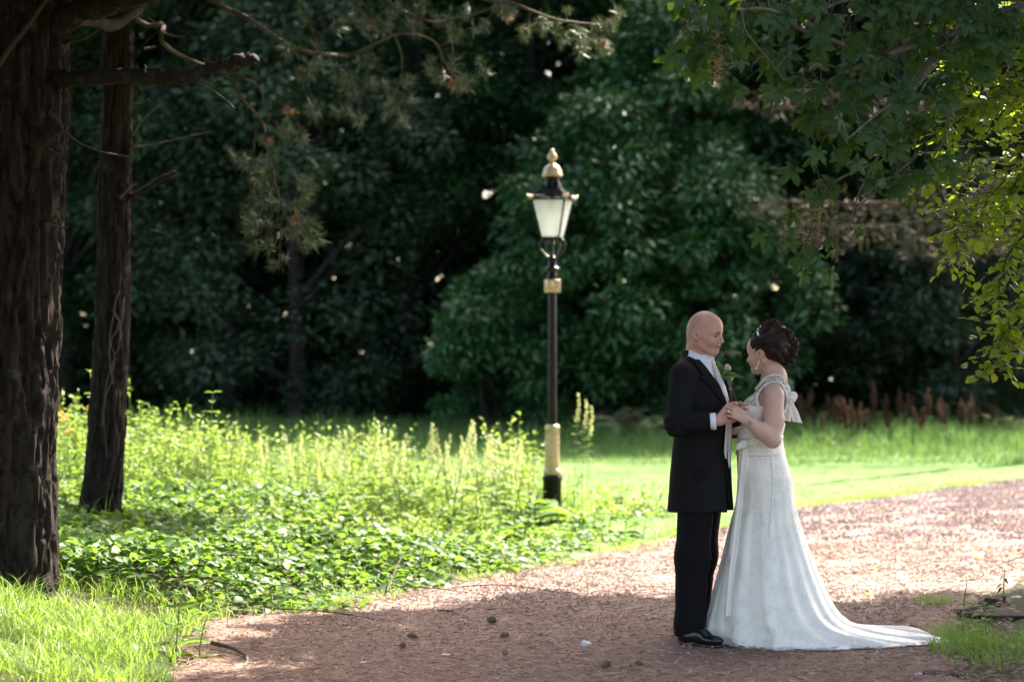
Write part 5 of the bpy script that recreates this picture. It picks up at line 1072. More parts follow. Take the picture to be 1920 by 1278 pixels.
def lace(name, alpha, sc=46, strength=.5, base=(.82, .78, .69)):
    s = NT(name); v = s.coord('Object'); w1 = s.noise(v, 9, 3)
    vv = s.n('ShaderNodeVectorMath', operation='ADD'); s.l(v, vv.inputs[0]); nn = s.n('ShaderNodeTexNoise'); nn.inputs['Scale'].default_value = 22; s.l(v, nn.inputs['Vector']); sc_ = s.n('ShaderNodeVectorMath', operation='SCALE'); sc_.inputs['Scale'].default_value = .035; s.l(nn.outputs['Color'], sc_.inputs[0]); s.l(sc_.outputs[0], vv.inputs[1])
    cell = s.voro(vv.outputs[0], sc, 'DISTANCE_TO_EDGE'); fl = s.voro(vv.outputs[0], sc * .42, 'SMOOTH_F1'); thread = s.ramp(cell, [(.03, (1, 1, 1)), (.09, (0, 0, 0))]); flower = s.ramp(fl, [(.28, (1, 1, 1)), (.36, (0, 0, 0))])
    region = s.ramp(w1, [(.46, (0, 0, 0)), (.56, (1, 1, 1))]); pat = s.math('MULTIPLY', s.math('MAXIMUM', thread, s.math('MULTIPLY', flower, .45)), region)
    c = s.mix(pat, base, tuple(min(1, x * 1.08) for x in base) if alpha >= 1 else (.84, .83, .80)); c = s.mix(s.math('MULTIPLY', s.math('SUBTRACT', region, pat, True), .30), c, (.56, .535, .48))
    p = s.bsdf(c, .42, s.bump(pat, strength, .004), spec=.45, Sheen_Weight=.2)
    if alpha >= 1: return s.end(p.outputs[0])
    tp = s.n('ShaderNodeBsdfTransparent'); return s.end(s.mixsh(s.math('ADD', s.math('MULTIPLY', s.math('MAXIMUM', thread, flower), .55), alpha, True), tp.outputs[0], p.outputs[0]))
M['satin_lace'] = lace('satin_with_lace', 1.0, 44, .6); M['sheer'] = lace('sheer_lace', .20, 60); M['trim'] = lace('lace_trim', 1.0, 130, .9, (.80, .785, .75)); M['satin'] = plain('ivory_satin', (.81, .77, .68), .35, nscale=15, var=.03, spec=.5)
M['bead'] = plain('glass_beads', (.75, .76, .76), .12, .3, .6); M['pearl'] = plain('pearl', (.85, .82, .78), .15); M['silver'] = plain('silver', (.7, .68, .65), .18, 1)
def hair_mat():
    s = NT('dark_auburn_hair'); v = s.coord('Object'); st = s.attr('strand_toplight'); n1 = s.noise(v, 240, 3, .7); c = s.mix(s.math('MULTIPLY', n1, .8), (.006, .003, .003), (.030, .011, .009)); c = s.mix(s.math('MULTIPLY', st, .6), c, (.12, .03, .018))
    return s.end(s.bsdf(c, .55, s.bump(n1, .5, .002), spec=.22).outputs[0])
M['hair'] = hair_mat(); M['rose'] = leaf_mat('rose_petal', (.78, .70, .58), (.85, .79, .68), (.9, .85, .7), .25, .5, .3); M['fern'] = leaf_mat('fern_leaf', (.03, .09, .02), (.07, .17, .03), (.2, .4, .05), .3, .45, .4)

PXM = FPX / 13.0
def W(px, py, dy=0.0): return np.array([(px - 960) / PXM, 13.0 + dy, EYE - (py - 668) / PXM])

# ---------------------------------------------------------------- head and hands
def head_prims(female=False):
    """local axes: forward, left, up; origin at the middle of the skull, face a little bowed"""
    p = Prims(); n = .9 if female else 1.0
    p.ell((.002, 0, 0), (.090, .076, .092), .02); p.ell((-.024, 0, -.02), (.066, .069, .075), .03); p.ell((.022, 0, -.065), (.062, .060 * n, .072), .035)
    p.ell((.05, 0, .006), (.048, .058, .05), .03)
    for sd_ in (-1, 1):
        p.cone((-.022, sd_ * .058, -.075), (.047, sd_ * .026, -.128), .017, .017, .022); p.ell((.052, sd_ * .040, -.066), (.026, .021, .022), .028)
        p.cone((.084, sd_ * .012, -.022), (.07, sd_ * .048, -.026), .009, .009, .016)
    p.ell((.056, 0, -.130), (.020, .024, .017), .022); p.ell((.062, 0, -.10), (.019, .027, .028), .022)
    for sd_ in (-1, 1): p.ell((.086, sd_ * .031, -.043), (.018, .018, .0115), .012, -1)
    p.cone((.085, 0, -.034), (.099, 0, -.068), .0085, .0115 * n, .010); p.ell((.101, 0, -.0725), (.0115, .0115, .0095), .007)
    for sd_ in (-1, 1): p.ell((.089, sd_ * .0135, -.077), (.010, .007, .0075), .006)
    for sd_ in (-1, 1):
        p.cone((.079, 0, -.0965), (.061, sd_ * .032, -.0965), .0058, .003, .006); p.cone((.0755, 0, -.1105), (.060, sd_ * .032, -.0985), .0064, .003, .006)
        p.ell((.056, sd_ * .044, -.080), (.019, .015, .019), .016)
    for sd_ in (-1, 1): p.cone((.083, 0, -.1035), (.0745, sd_ * .017, -.1025), .0022, .0046, .003, -1); p.cone((.0745, sd_ * .017, -.1025), (.064, sd_ * .029, -.0975), .0046, .0034, .003, -1); p.cone((.064, sd_ * .029, -.0975), (.050, sd_ * .040, -.0915), .0034, .0018, .003, -1)
    for sd_ in (-1, 1):
        p.cone((.0740, sd_ * .020, -.0375), (.0640, sd_ * .045, -.0400), .0062, .0048, .004); p.cone((.0735, sd_ * .020, -.0510), (.0640, sd_ * .044, -.0490), .0054, .0046, .004)
        p.cone((.078, sd_ * .022, -.080), (.052, sd_ * .045, -.100), .0034, .0028, .005, -1)
    for sd_ in (-1, 1):
        e = np.array([[math.cos(.25), 0, math.sin(.25)], [0, 1, 0], [-math.sin(.25), 0, math.cos(.25)]]); q = sd_ * .0745
        p.ell((-.015, q * 1.09, -.041), (.0195, .0125, .031), .004, 1, e); p.ell((-.011, sd_ * .0945, -.038), (.0115, .0115, .0195), .003, -1, e); p.ell((.001, sd_ * .080, -.045), (.006, .008, .009), .003, 1)
        p.ell((-.012, sd_ * .074, -.066), (.008, .005, .008), .006)
    return p
def head_masks(L):
    f, s, u = L[:, 0], np.abs(L[:, 1]), L[:, 2]; g_ = lambda c, r: np.exp(-(((f - c[0]) / r[0]) ** 2 + ((s - c[1]) / r[1]) ** 2 + ((u - c[2]) / r[2]) ** 2))
    infr = (np.abs(f) < .14) & (s < .1) & (np.abs(u) < .17); lip = np.clip(1.4 * (g_((.078, 0, -.096), (.012, .022, .0045)) + g_((.074, 0, -.1105), (.012, .02, .005))), 0, .75) * infr
    brow = np.clip(1.3 * np.exp(-(((s - .031) / .017) ** 2 + ((u + .026 + ((s - .03) / .03) ** 2 * .006) / .0034) ** 2)) * (f > .05), 0, .8) * infr; mouth = np.clip(1.2 * np.exp(-((s / .038) ** 4 + ((u + .1035 - s * .26) / .0026) ** 2)) * (f > .04), 0, .85) * infr
    lash = np.clip(1.1 * np.exp(-(((s - .033) / .012) ** 2 + ((u + .0405) / .0028) ** 2)) * (f > .06), 0, .75) * infr; nostr = g_((.087, .007, -.0815), (.005, .004, .003)) * .8 * infr; concha = .45 * g_((-.010, .082, -.041), (.010, .008, .016)) * infr
    blush = np.clip(.5 * g_((.055, .047, -.066), (.03, .03, .025)) + .4 * g_((.10, 0, -.072), (.015, .015, .012)) + .55 * g_((-.015, .08, -.044), (.025, .014, .035)), 0, .7) * infr
    return lip, np.clip(brow + mouth + lash + nostr + concha, 0, .9), blush
def hand_prims(wr, fw, dors, thumb_dir, curl=(.5, .5, .5, .5), size=.19, spread=.12, thumb=(.5, .3), r=1.0, palm_curl=.15):
    """wr wrist, fw towards the knuckles, dors out of the back of the hand, thumb_dir towards the thumb side"""
    p = Prims(); fw = norm(fw); dors = norm(np.array(dors) - fw * (np.dot(dors, fw))); sd_ = np.cross(fw, dors); sd_ = sd_ if sd_ @ np.array(thumb_dir) > 0 else -sd_; s = size / .19
    kn = []
    for i, (o, L) in enumerate(zip((.030, .010, -.010, -.029), (.094, .098, .092, .082))):
        k = wr + fw * L * s + sd_ * o * s - dors * (.004 * (i in (0, 3))) * s; kn.append(k); p.cone(wr + sd_ * o * .55 * s + fw * .008, k, .0145 * s * r, .0108 * s * r, .016)
    p.cone(wr + fw * .03 * s + sd_ * .018 * s - dors * .008 * s, wr + fw * .07 * s + sd_ * .01 * s - dors * .006 * s, .016 * s * r, .013 * s * r, .016); out_ = []
    for i, (k, c) in enumerate(zip(kn, curl)):
        Ls = np.array([(.042, .026, .021), (.047, .030, .023), (.043, .028, .022), (.033, .021, .019)][i]) * s; a = 0; P0 = k; rr = (.0098, .0085, .0078, .0066)
        for j in range(3):
            a += c * (1.0, 1.15, .7)[j]; dv = fw * math.cos(a) - dors * math.sin(a) + sd_ * spread * (1.5 - i) * .33 * math.cos(a); P1 = P0 + norm(dv) * Ls[j]; p.cone(P0, P1, rr[j] * s * r, rr[j + 1] * s * r, .0035); P0 = P1
        out_.append(P0)
    b = wr + fw * .028 * s + sd_ * .024 * s - dors * .008 * s; d1 = norm(fw * .75 + sd_ * thumb[0] - dors * .45); m_ = b + d1 * .042 * s; d2 = norm(fw * .9 + sd_ * thumb[1] * .4 - dors * .35); e = m_ + d2 * .034 * s; t_ = e + norm(d2 - dors * .15) * .026 * s
    p.cone(b, m_, .0145 * s * r, .0105 * s * r, .012); p.cone(m_, e, .0105 * s * r, .0095 * s * r, .004); p.cone(e, t_, .0092 * s * r, .0072 * s * r, .004)
    return p, kn, out_

# ================================================================ the groom
gc = np.array([W(1313, 0)[0], 13.0, 0]); psi = R(34); gf = np.array([math.cos(psi), -math.sin(psi), 0]); gl = np.array([math.sin(psi), math.cos(psi), 0]); UP = np.array([0, 0, 1.])
def GL(f, l, z): return gc + gf * f + gl * l + UP * z
groom = wthing('person', 'bald man in a long charcoal coat holding hands with the bride', 'person', (gc[0], gc[1], 0.0))
hy = R(25); hf = np.array([math.cos(hy), -math.sin(hy), 0]); hl = np.array([math.sin(hy), math.cos(hy), 0]); HFR = np.array([hf, hl, UP]); hc = W(1319.8, 615, -.02)
body = head_prims().move(HFR, hc)
nk = hc + hf * -.035 - UP * .06; body.cone(nk, GL(-.03, 0, 1.50), .057, .062, .03); body.cone(hc - hf * .012 - UP * .10, GL(-.02, 0, 1.48), .040, .042, .025)
SHR, ELR, WRR = W(1275, 704, -.155), W(1264, 791, -.245), W(1340, 786, -.265); SHL, ELL_, WRL = GL(-.01, .175, 1.43), GL(.06, .235, 1.17), W(1376, 808, .05)
for q, r_ in (((-.01, 0, 1.40), (.10, .16, .12)), ((.0, 0, 1.22), (.11, .15, .2)), ((0, 0, 1.0), (.12, .155, .16))): body.ell(GL(*q), r_, .06, 1, np.array([gf, gl, UP]))
body.cone(GL(-.02, -.15, 1.43), GL(-.02, .15, 1.43), .05, .05, .05)
for a, b, c in ((SHR, ELR, WRR), (SHL, ELL_, WRL)): body.cone(a, b, .045, .038, .03); body.cone(b, c, .037, .026, .02)
for h_, k_, a_ in (((.994, 12.925, .88), (.965, 12.915, .46), (.948, 12.92, .09)), ((1.045, 13.09, .88), (1.018, 13.09, .46), (.972, 13.09, .09))): body.cone(h_, k_, .075, .05, .05); body.cone(k_, a_, .05, .035, .03)
fwR = norm(W(1358, 768, -.235) - WRR); hR, knR, tipR = hand_prims(WRR, fwR, (.15, .75, .55), (0.1, -.4, -.8), (.55, .55, .6, .65), .195, .08, (.55, .3), 1.0); body.add(hR)
hL, _, _ = hand_prims(WRL, (.9, .3, .15), (0, .3, 1), (0, -1, 0), (.5, .5, .5, .5)); body.add(hL)
lo, hi = body.bounds(); V, F = polygonize(body, lo, hi, .0034)
L = (V - hc) @ HFR.T; lip, dark, blush = head_masks(L); tonsure = .22 * sstep(.03, -.03, L[:, 0]) * sstep(-.085, -.05, L[:, 2]) * sstep(.075, .045, L[:, 2]) * (np.abs(L).max(1) < .13) * sstep(.028, .05, np.hypot(L[:, 0] + .015, L[:, 2] + .042))
hnd = sstep(.14, .05, np.linalg.norm(V - W(1360, 768, -.24), axis=1)) * .35
obj('body', V, F, M['skin_him'], groom, True, {'lip': lip, 'dark': np.clip(dark + tonsure, 0, 1), 'blush': np.clip(blush + hnd, 0, .7), 'ink': lip * 0})
for sd_ in (-1, 1):
    c = hc + hf * .0655 + hl * sd_ * .0315 - UP * .0445; V, F = ball(c, .0118, 12, 14); e = obj('eye', V, F, M['shaded_eye'], groom); V, F = ball(c + hf * .0080 - UP * .0025, (.0050, .0058, .0058), 8, 10); i_ = link('iris', mesh_np('iris', V - np.array(groom['wloc']), F), M['iris'], e)
V, F = tube(spline([hc + hf * (.0755 - abs(t_) * .48) + hl * t_ - UP * (.1035 - abs(t_) * .14) for t_ in (-.028, -.014, 0, .014, .028)], 14), .0042, 6); obj('teeth', V, F, M['teeth'], groom)
# coat
CK = [(.705, .0, .172, .198), (.85, .0, .162, .19), (1.0, .005, .150, .182), (1.1, .01, .145, .178), (1.2, .012, .150, .19), (1.3, .012, .150, .205), (1.38, .0, .138, .205), (1.44, -.012, .112, .188), (1.49, -.022, .085, .14), (1.53, -.03, .068, .095), (1.565, -.038, .06, .075)]
vz = lambda z: np.interp(z, [1.19, 1.225, 1.53, 1.58], [-.02, .0, .092, .11])
def torso(P):
    d, a, b = loft_sdf(P, CK, gc, gf, gl); d = smin(d, seg_d(P, GL(-.012, -.150, 1.440), GL(-.012, .150, 1.440), .060, .060)[0], .06); return d, a, b
WR_DIR = norm(WRR - ELR); CUFF = WRR - WR_DIR * .045
def sleeve(P, a, b, c):
    d1, h1 = seg_d(P, a, b, .070, .064); d2, h2 = seg_d(P, b, c, .062, .050); d = smin(d1, d2, .03); near = np.exp(-(np.linalg.norm(P - b, axis=1) / .09) ** 2)
    return d + near * .007 * np.sin((P - b) @ norm(b - a) * 150 + 3 * vnoise(P * 16, 3)) + .0055 * fbm(P * np.array([12, 12, 7]), 3, 6), h2
def coat(P):
    d, a, b = torso(P); z = P[:, 2]
    d = d + .005 * fbm(P * np.array([9, 9, 3.0]), 3, 12) + .004 * np.sin(b * 38 + 2 * vnoise(P * 3, 2)) * sstep(1.05, .75, z)
    s1, h1 = sleeve(P, SHR, ELR, CUFF); s2, _ = sleeve(P, SHL, ELL_, WRL - norm(WRL - ELL_) * .03); cutR = (P - CUFF) @ WR_DIR; s1 = np.maximum(s1, cutR)
    open_ = np.where(a > 0, np.abs(b) - vz(z), 1.0); d = np.where(a > 0, np.maximum(d, -open_), d)
    slit = np.where(a > 0, np.abs(b - .006) - .004 - .02 * sstep(1.0, .7, z), 1.0); d = np.where(z < 1.19, np.maximum(d, np.maximum(-slit, -(d + .035))), d)
    return smin(smin(d, s1, .022), s2, .022)
lo = np.array([gc[0] - .36, 12.58, .69]); hi = np.array([gc[0] + .36, 13.42, 1.60]); V, F = polygonize(coat, lo, hi, .0042); obj('coat', V, F, M['coat'], groom)
def lapel(P):
    d, a, b = torso(P); z = P[:, 2]; v = vz(z); wv = np.interp(z, [1.21, 1.26, 1.40, 1.425, 1.43, 1.47, 1.56], [.004, .03, .085, .088, .066, .062, .03]); e = np.maximum(np.maximum(v - .003 - np.abs(b), np.abs(b) - v - wv), 1.215 - z)
    return np.maximum(np.maximum(np.where(a > -.02, d - .009, .05), -(d - .002)), np.maximum(e, z - 1.515) * .8)
V, F = polygonize(lapel, GL(0, 0, 0) * np.array([1, 1, 0]) + np.array([-.3, -.3, 1.2]), gc + np.array([.3, .3, 1.6]), .0036, 3, 2.2); obj('lapel', V, F, M['coat_trim'], groom)
def collar_ring(zb, zf, zlow, r0, r1, name, mat, gap=.0, th=.004, f_off=-.03, f_low=None):
    f_low = f_off if f_low is None else f_low
    n = 60; a = np.linspace(-math.pi + gap, math.pi - gap, n) ; rows = []
    for rr, dz in ((r0, 0), (r0 + .004, .003), (r1, -zlow * .6), (r1 + .003, -zlow), (r1 - th, -zlow), (r0 - th, -.004)):
        fo = f_off + (f_low - f_off) * (-dz / zlow if dz < 0 else 0); rows.append(np.stack([GL(fo - rr * math.cos(t_), rr * math.sin(t_), 0) + UP * ((zb + zf) / 2 + (zb - zf) / 2 * math.cos(t_) + dz) for t_ in a]))
    V = np.concatenate(rows); obj(name, V, grid_faces(len(rows), n), M[mat], groom)
collar_ring(1.582, 1.522, .042, .068, .076, 'shirt_collar', 'shirt', .12, .004, .004, -.004)
collar_ring(1.568, 1.475, .085, .072, .108, 'coat_collar', 'coat_trim', 1.0, .006, -.004, -.020)
def shirt(P):
    d, a, b = torso(P); z = P[:, 2]; d = np.minimum(d, seg_d(P, GL(.0, 0, 1.54), GL(.0, 0, 1.42), .078, .112)[0] - .002); return np.maximum(d + .012, np.maximum(1.15 - z, z - 1.54))
V, F = polygonize(shirt, gc + np.array([-.25, -.25, 1.13]), gc + np.array([.25, .25, 1.56]), .006); obj('shirt', V, F, M['shirt'], groom)
def ck(z): return np.interp(z, [k[0] for k in CK], [k[1] + k[2] for k in CK])
def ribbon(path, wd, th, side, nrm):
    m = len(path); path = np.array(path); wd = np.array(wd)[:, None]; side = np.array(side); nrm = np.array(nrm); prof = [(-1, 0), (-.5, 1), (0, .75), (.5, 1), (1, 0), (.5, -.3), (-.5, -.3)]
    V = np.stack([path + side * wd * a + nrm * th * b for a, b in prof], 1).reshape(-1, 3); return V, [grid_faces(m, 7, True)]
zs = np.linspace(1.50, 1.17, 16); path = [GL(ck(z) - .006 + .018 * sstep(1.40, 1.49, z), 0, z) for z in zs]; wd = np.interp(zs, [1.17, 1.45, 1.5], [.038, .026, .02]); V, F = ribbon(path, wd, .012, gl, gf); cv = obj('cravat', V, F, M['cravat'], groom)
V, F = ball((0, 0, 0), 1, 12, 16); V = V * (1 + .1 * fbm(V * 3, 2, 1)[:, None]); V = V * np.array([.017, .024, .024]); V = V[:, :1] * gf + V[:, 1:2] * gl + V[:, 2:] * UP + GL(.072, 0, 1.492); obj('cravat_knot', V, F, M['cravat'], groom)
for k, (o, z1, w_, pt) in enumerate([(-.012, .985, .021, .03), (.016, .935, .019, .035)]):
    zs = np.linspace(1.22, z1, 16); path = [GL(ck(z) + .010 + .004 * k, o + .008 * math.sin(z * 18 + k), z) for z in zs]; wd = np.full(16, w_); wd[-3:] *= [.9, .5, .06]; V, F = ribbon(path, wd, .005, gl, gf); obj('cravat_tail', V, F, M['cravat'], groom)
# cuff
def cuff(c0, dr, r0, r1, L_, name='shirt_cuff', par=None):
    q = [c0 - dr * .012, c0, c0 + dr * L_, c0 + dr * L_, c0 - dr * .0]; rr = [r0, r0, r1, r1 - .006, r0 - .007]; V, F = tube(np.array([c0 - dr * .012, c0 + dr * .01, c0 + dr * L_, c0 + dr * (L_ + .0005), c0 + dr * (L_ - .012), c0]), np.array([r0, r0, r1, r1 - .005, r1 - .006, r0 - .006]), 20, False); obj(name, V, F, M['shirt'], par or groom)
cuff(CUFF, WR_DIR, .043, .045, .030)
V, F = ball(CUFF + WR_DIR * .02 + np.array([0, .02, -.045]), .006, 6, 8); obj('cuff_link', V, F, M['silver'], groom)
# trousers and shoes
def trousers(P):
    z = P[:, 2]; r = None
    for (h, k, a, r1) in ((( .994, 12.925, .88), (.965, 12.905, .46), (.945, 12.875, .035), .083), ((1.045, 13.09, .88), (1.018, 13.09, .46), (.972, 13.09, .035), .078)):
        d1, _ = seg_d(P, h, k, .104, .088); d2, _ = seg_d(P, k, a, .088, r1); d = smin(d1, d2, .05); r = d if r is None else smin(r, d, .015)
    r = smin(r, seg_d(P, GL(0, -.06, .92), GL(0, .06, .92), .11, .11)[0], .05); crease = .0045 * np.sin(z * 34 + 2 * vnoise(P * 8, 4)) * sstep(.35, .08, z) + .004 * fbm(P * np.array([11, 11, 4]), 3, 7)
    return np.maximum(r + crease, np.maximum(.025 - z + .02 * (P[:, 0] < .93), z - 1.0))
V, F = polygonize(trousers, (.78, 12.72, .0), (1.26, 13.3, 1.02), .0048); obj('trousers', V, F, M['trouser'], groom)
for (x0, y0, ang) in ((.905, 12.865, R(40)), (.93, 13.10, R(20))):
    sh = Prims(); sh.ell((.02, 0, .045), (.045, .036, .05), .02); sh.cone((.03, 0, .04), (.14, 0, .034), .036, .034, .03); sh.ell((.20, 0, .028), (.062, .043, .028), .03); sh.ell((.12, 0, .055), (.06, .034, .035), .02)
    fr = np.array([[math.cos(ang), -math.sin(ang), 0], [math.sin(ang), math.cos(ang), 0], [0, 0, 1.]]); s_ = sh.move(fr, (x0, y0, .010)); fz = lambda P, s_=s_: np.maximum(s_(P), .012 - P[:, 2]); lo, hi = s_.bounds(.012); V, F = polygonize(fz, lo, hi, .004); so_ = obj('shoe', V, F, M['leather'], groom)
    so2 = Prims(); so2.ell((.02, 0, 0), (.046, .037, .02), .02); so2.ell((.19, 0, 0), (.075, .046, .02), .02); so2.cone((.03, 0, 0), (.18, 0, 0), .034, .038, .02); s2_ = so2.move(fr, (x0, y0, .010)); f2 = lambda P, s2_=s2_: np.maximum(s2_(P) , np.abs(P[:, 2] - .010) - .008); lo, hi = s2_.bounds(.012); V, F = polygonize(f2, lo, hi, .004); o = link('sole', mesh_np('sole', V - np.array(groom['wloc']), F), M['leather'], so_)
# boutonniere on the far lapel
def rose(c, r, fdir, seed):
    g = np.random.default_rng(seed); mb = MB(); fr = np.array(Vector(fdir).to_track_quat('Z', 'X').to_matrix())
    for k in range(16):
        a = k * 2.4; u = k / 16; n = 7; t_, s_ = np.meshgrid(np.linspace(0, 1, n), np.linspace(-1, 1, n), indexing='ij'); rad = r * (.18 + .75 * u) * np.sin(.35 + 1.5 * t_) ; ang = a + s_ * (1.3 - .5 * u) * (1 - .25 * t_); hgt_ = r * (1.5 - .35 * u) * t_ * (1 - .12 * s_ * s_); rad = rad + r * .35 * u * np.clip(t_ - .7, 0, 1) * 3 * .6
        V = np.stack([rad * np.cos(ang), rad * np.sin(ang), hgt_ - r * .6], -1).reshape(-1, 3) @ fr.T + c; mb.add(V, grid_faces(n, n), g.random())
    return mb
bt = GL(.125, .105, 1.425); 
for c, r_, sd_ in ((W(1362, 690, .0), .021, 1), (W(1367.5, 708, -.02), .017, 2)): c[1] = bt[1] - .035; V, F, A = rose(c, r_, norm(np.array([.35, -.75, .35 if sd_ == 1 else -.3])), sd_).get(); obj('rose', V, F, M['rose'], groom, True, {'tint': A})
g = np.random.default_rng(4)
for k in range(9):
    c0 = W(1356, 700, 0); c0[1] = bt[1] - .02; e = W(*[(1344, 678), (1350, 685), (1347, 706), (1352, 716), (1360, 722), (1376, 706), (1393, 707), (1340, 690), (1372, 718)][k]); e[1] = bt[1] - .03 - .01 * (k % 3); q = spline([c0, (c0 + e) / 2 + np.array([0, -.01, .004]), e], 12); mb = MB(); mb.add(*tube(q, .0012, 4, False))
    for sgn in (-1, 1):
        t_ = norm(e - c0); sdv = np.cross(t_, [0, -1, 0]); V, F, kk = scatter(q[2:], np.tile(t_ * .6 + sdv * sgn, (10, 1)), np.tile([0, -1., .2], (10, 1)) + rdir(10, g) * .3, np.linspace(.02, .007, 10), LEAF4, 1.1); mb.add(V, F, g.random())
    mb.build('fern_leaf', M['fern'], groom)
V, F = ball(W(1367, 729, 0) * np.array([1, 0, 1]) + np.array([0, bt[1] - .05, 0]), .0055, 6, 8); obj('pin_head', V, F, M['pearl'], groom)

# ================================================================ the bride
bc = np.array([W(1437, 0)[0], 13.0, 0]); phi = R(12); bf = np.array([-math.cos(phi), math.sin(phi), 0]); bl = np.array([-math.sin(phi), -math.cos(phi), 0])
def BL(f, l, z): return bc + bf * f + bl * l + UP * z
bride = wthing('person', 'dark haired woman in an ivory lace wedding dress with a long train', 'person', (bc[0], bc[1], 0.0))
h2 = R(33); bhf = np.array([-math.cos(h2), math.sin(h2), 0]); bhl = np.array([-math.sin(h2), -math.cos(h2), 0]); BFR = np.array([bhf, bhl, UP]); bh = W(1433, 652, -.01)
bb = head_prims(True).move(BFR, bh, .94)
n_head = len(bb.p); bb.cone(bh - bhf * .025 - UP * .06, BL(-.045, 0, 1.41), .046, .050, .03); bb.cone(BL(-.047, 0, 1.42), BL(-.047, .10, 1.37), .045, .042, .05); bb.cone(BL(-.047, 0, 1.42), BL(-.047, -.10, 1.37), .045, .042, .05)
TK = [(.98, .030, .130, .150), (1.05, .033, .118, .135), (1.10, .033, .112, .128), (1.17, .015, .110, .135), (1.24, -.002, .112, .145), (1.30, -.022, .100, .148), (1.35, -.035, .082, .145), (1.385, -.042, .065, .125), (1.405, -.046, .055, .08)]
BS, BE, BW = W(1445, 742, -.155), W(1440, 821, -.225), W(1392, 785, -.275); BS2, BE2, BW2 = BL(-.03, -.16, 1.335), BL(.03, -.21, 1.08), W(1390, 808, .03)
bb.ell(BL(-.02, 0, 1.28), (.088, .132, .12), .05, 1, np.array([bf, bl, UP])); bb.ell(BL(.02, 0, 1.12), (.085, .11, .14), .05, 1, np.array([bf, bl, UP])); bb.ell(BL(.03, 0, .98), (.10, .125, .11), .05, 1, np.array([bf, bl, UP]))
for sd_ in (-1, 1): bb.ell(BL(.06, sd_ * .07, 1.245), (.055, .06, .06), .04)
n_torso = len(bb.p)
for a, b, c in ((BS, BE, BW), (BS2, BE2, BW2)): bb.cone(a, (a * .45 + b * .55), .056, .053, .04); bb.cone(a * .45 + b * .55, b, .053, .040, .03); bb.cone(b, (b * .55 + c * .45), .044, .042, .02); bb.cone(b * .55 + c * .45, c, .042, .0245, .02)
fwB = norm(W(1367, 769, -.285) - BW); hB, knB, tipB = hand_prims(BW, fwB, (-.10, -.85, .40), (.1, .1, 1), (.62, .68, .75, .8), .178, .06, (.5, .35), .92); bb.add(hB)
hB2, _, _ = hand_prims(BW2, (-.9, .1, .1), (0, -.5, .8), (0, 1, 0), (.5, .5, .5, .5), .175, .1, (.5, .3), .92); bb.add(hB2)
lo, hi = bb.bounds(); V, F = polygonize(bb, lo, hi, .0034)
L = (V - bh) @ BFR.T / .94; lip, dark, blush = head_masks(L); tp_ = W(1396, 789, -.3); dt = np.hypot(V[:, 0] - tp_[0], V[:, 2] - tp_[2]); ink = ((dt < .014) & (V[:, 1] < 12.74) & (np.sin(V[:, 0] * 700 + 3 * np.sin(V[:, 2] * 500)) > -.1)) * .75
obj('body', V, F, M['skin_her'], bride, True, {'lip': lip, 'dark': dark, 'blush': blush * .8, 'ink': ink})
for sd_ in (-1, 1):
    c = bh + bhf * .067 + bhl * sd_ * .030 - UP * .04; V, F = ball(c, .0112, 12, 14); e = obj('eye', V, F, M['shaded_eye'], bride); V, F = ball(c + bhf * .0085, (.004, .004, .0045), 8, 10); link('iris', mesh_np('iris', V - np.array(bride['wloc']), F), M['iris'], e)
kr = knB[2]; fd = norm(tipB[2] - kr); nb = norm(np.cross(fd, [0, 0, 1.])); nb2 = np.cross(fd, nb); fdir = norm(fwB * .9 - norm(np.array([-.1, -.85, .4])) * -.35 * 0 + 0)
V, F = tube(np.array([kr + fwB * .016 + (nb * math.cos(t_) + nb2 * math.sin(t_)) * .0108 for t_ in np.linspace(0, 2 * math.pi, 16)]), .0019, 6, False); obj('ring', V, F, M['silver'], bride)
# hair: cap, bun and curls
hp = Prims(); hb_ = lambda f, l, u: bh + (bhf * f + bhl * l + UP * u) * .97
hp.ell(hb_(-.012, 0, .012), (.104, .083, .096), .02, 1, BFR); hp.ell(hb_(-.07, 0, .0), (.075, .078, .085), .03, 1, BFR); hp.ell(W(1462, 637, .0), (.072, .075, .062), .03); hp.ell(W(1468, 662, 0), (.056, .06, .065), .03); hp.ell(W(1448, 618, 0), (.062, .06, .036), .03)
def hair(P):
    d = hp(P); L = (P - bh) @ BFR.T; f, s, u = L[:, 0], np.abs(L[:, 1]), L[:, 2]; face = np.maximum(.030 + .35 * np.clip(u, -.05, .1) + 2.5 * np.clip(.05 - s, 0, 1) * 0 - 0, -1); line = .060 - .75 * np.clip(.012 - u, 0, .07) - .5 * np.clip(s - .05, 0, .05)
    cutface = np.where(u > .060, -1., f - line); low = (-.052 - .35 * np.clip(-f - .03, 0, .1)) - u; w_ = fbm(P * 34 + 2 * np.stack([vnoise(P * 11, 1), vnoise(P * 11, 2), vnoise(P * 11, 3)], -1), 2, 8)
    ear = .033 - np.sqrt(((f + .012) / .9) ** 2 + ((u + .045) / 1.15) ** 2); d = np.maximum(d + .010 * w_, np.maximum(cutface, low)); return np.where(s > .055, np.maximum(d, ear), d)
lo, hi = hp.bounds(.015); V, F = polygonize(hair, lo, hi, .0036); st = np.clip(.25 + .5 * fbm(V * np.array([40, 40, 20]), 2, 4), 0, 1) * sstep(1.6, 1.72, V[:, 2]); hr = obj('hair', V, F, M['hair'], bride, True, {'strand_toplight': st})  # redder with height: grazing sunlight painted into the hair colour
g = np.random.default_rng(88); cv_ = MB()
cen_ = [W(1462, 637, 0), W(1468, 660, 0), W(1447, 620, 0), W(1475, 648, 0)]; rad_ = [.074, .066, .058, .055]
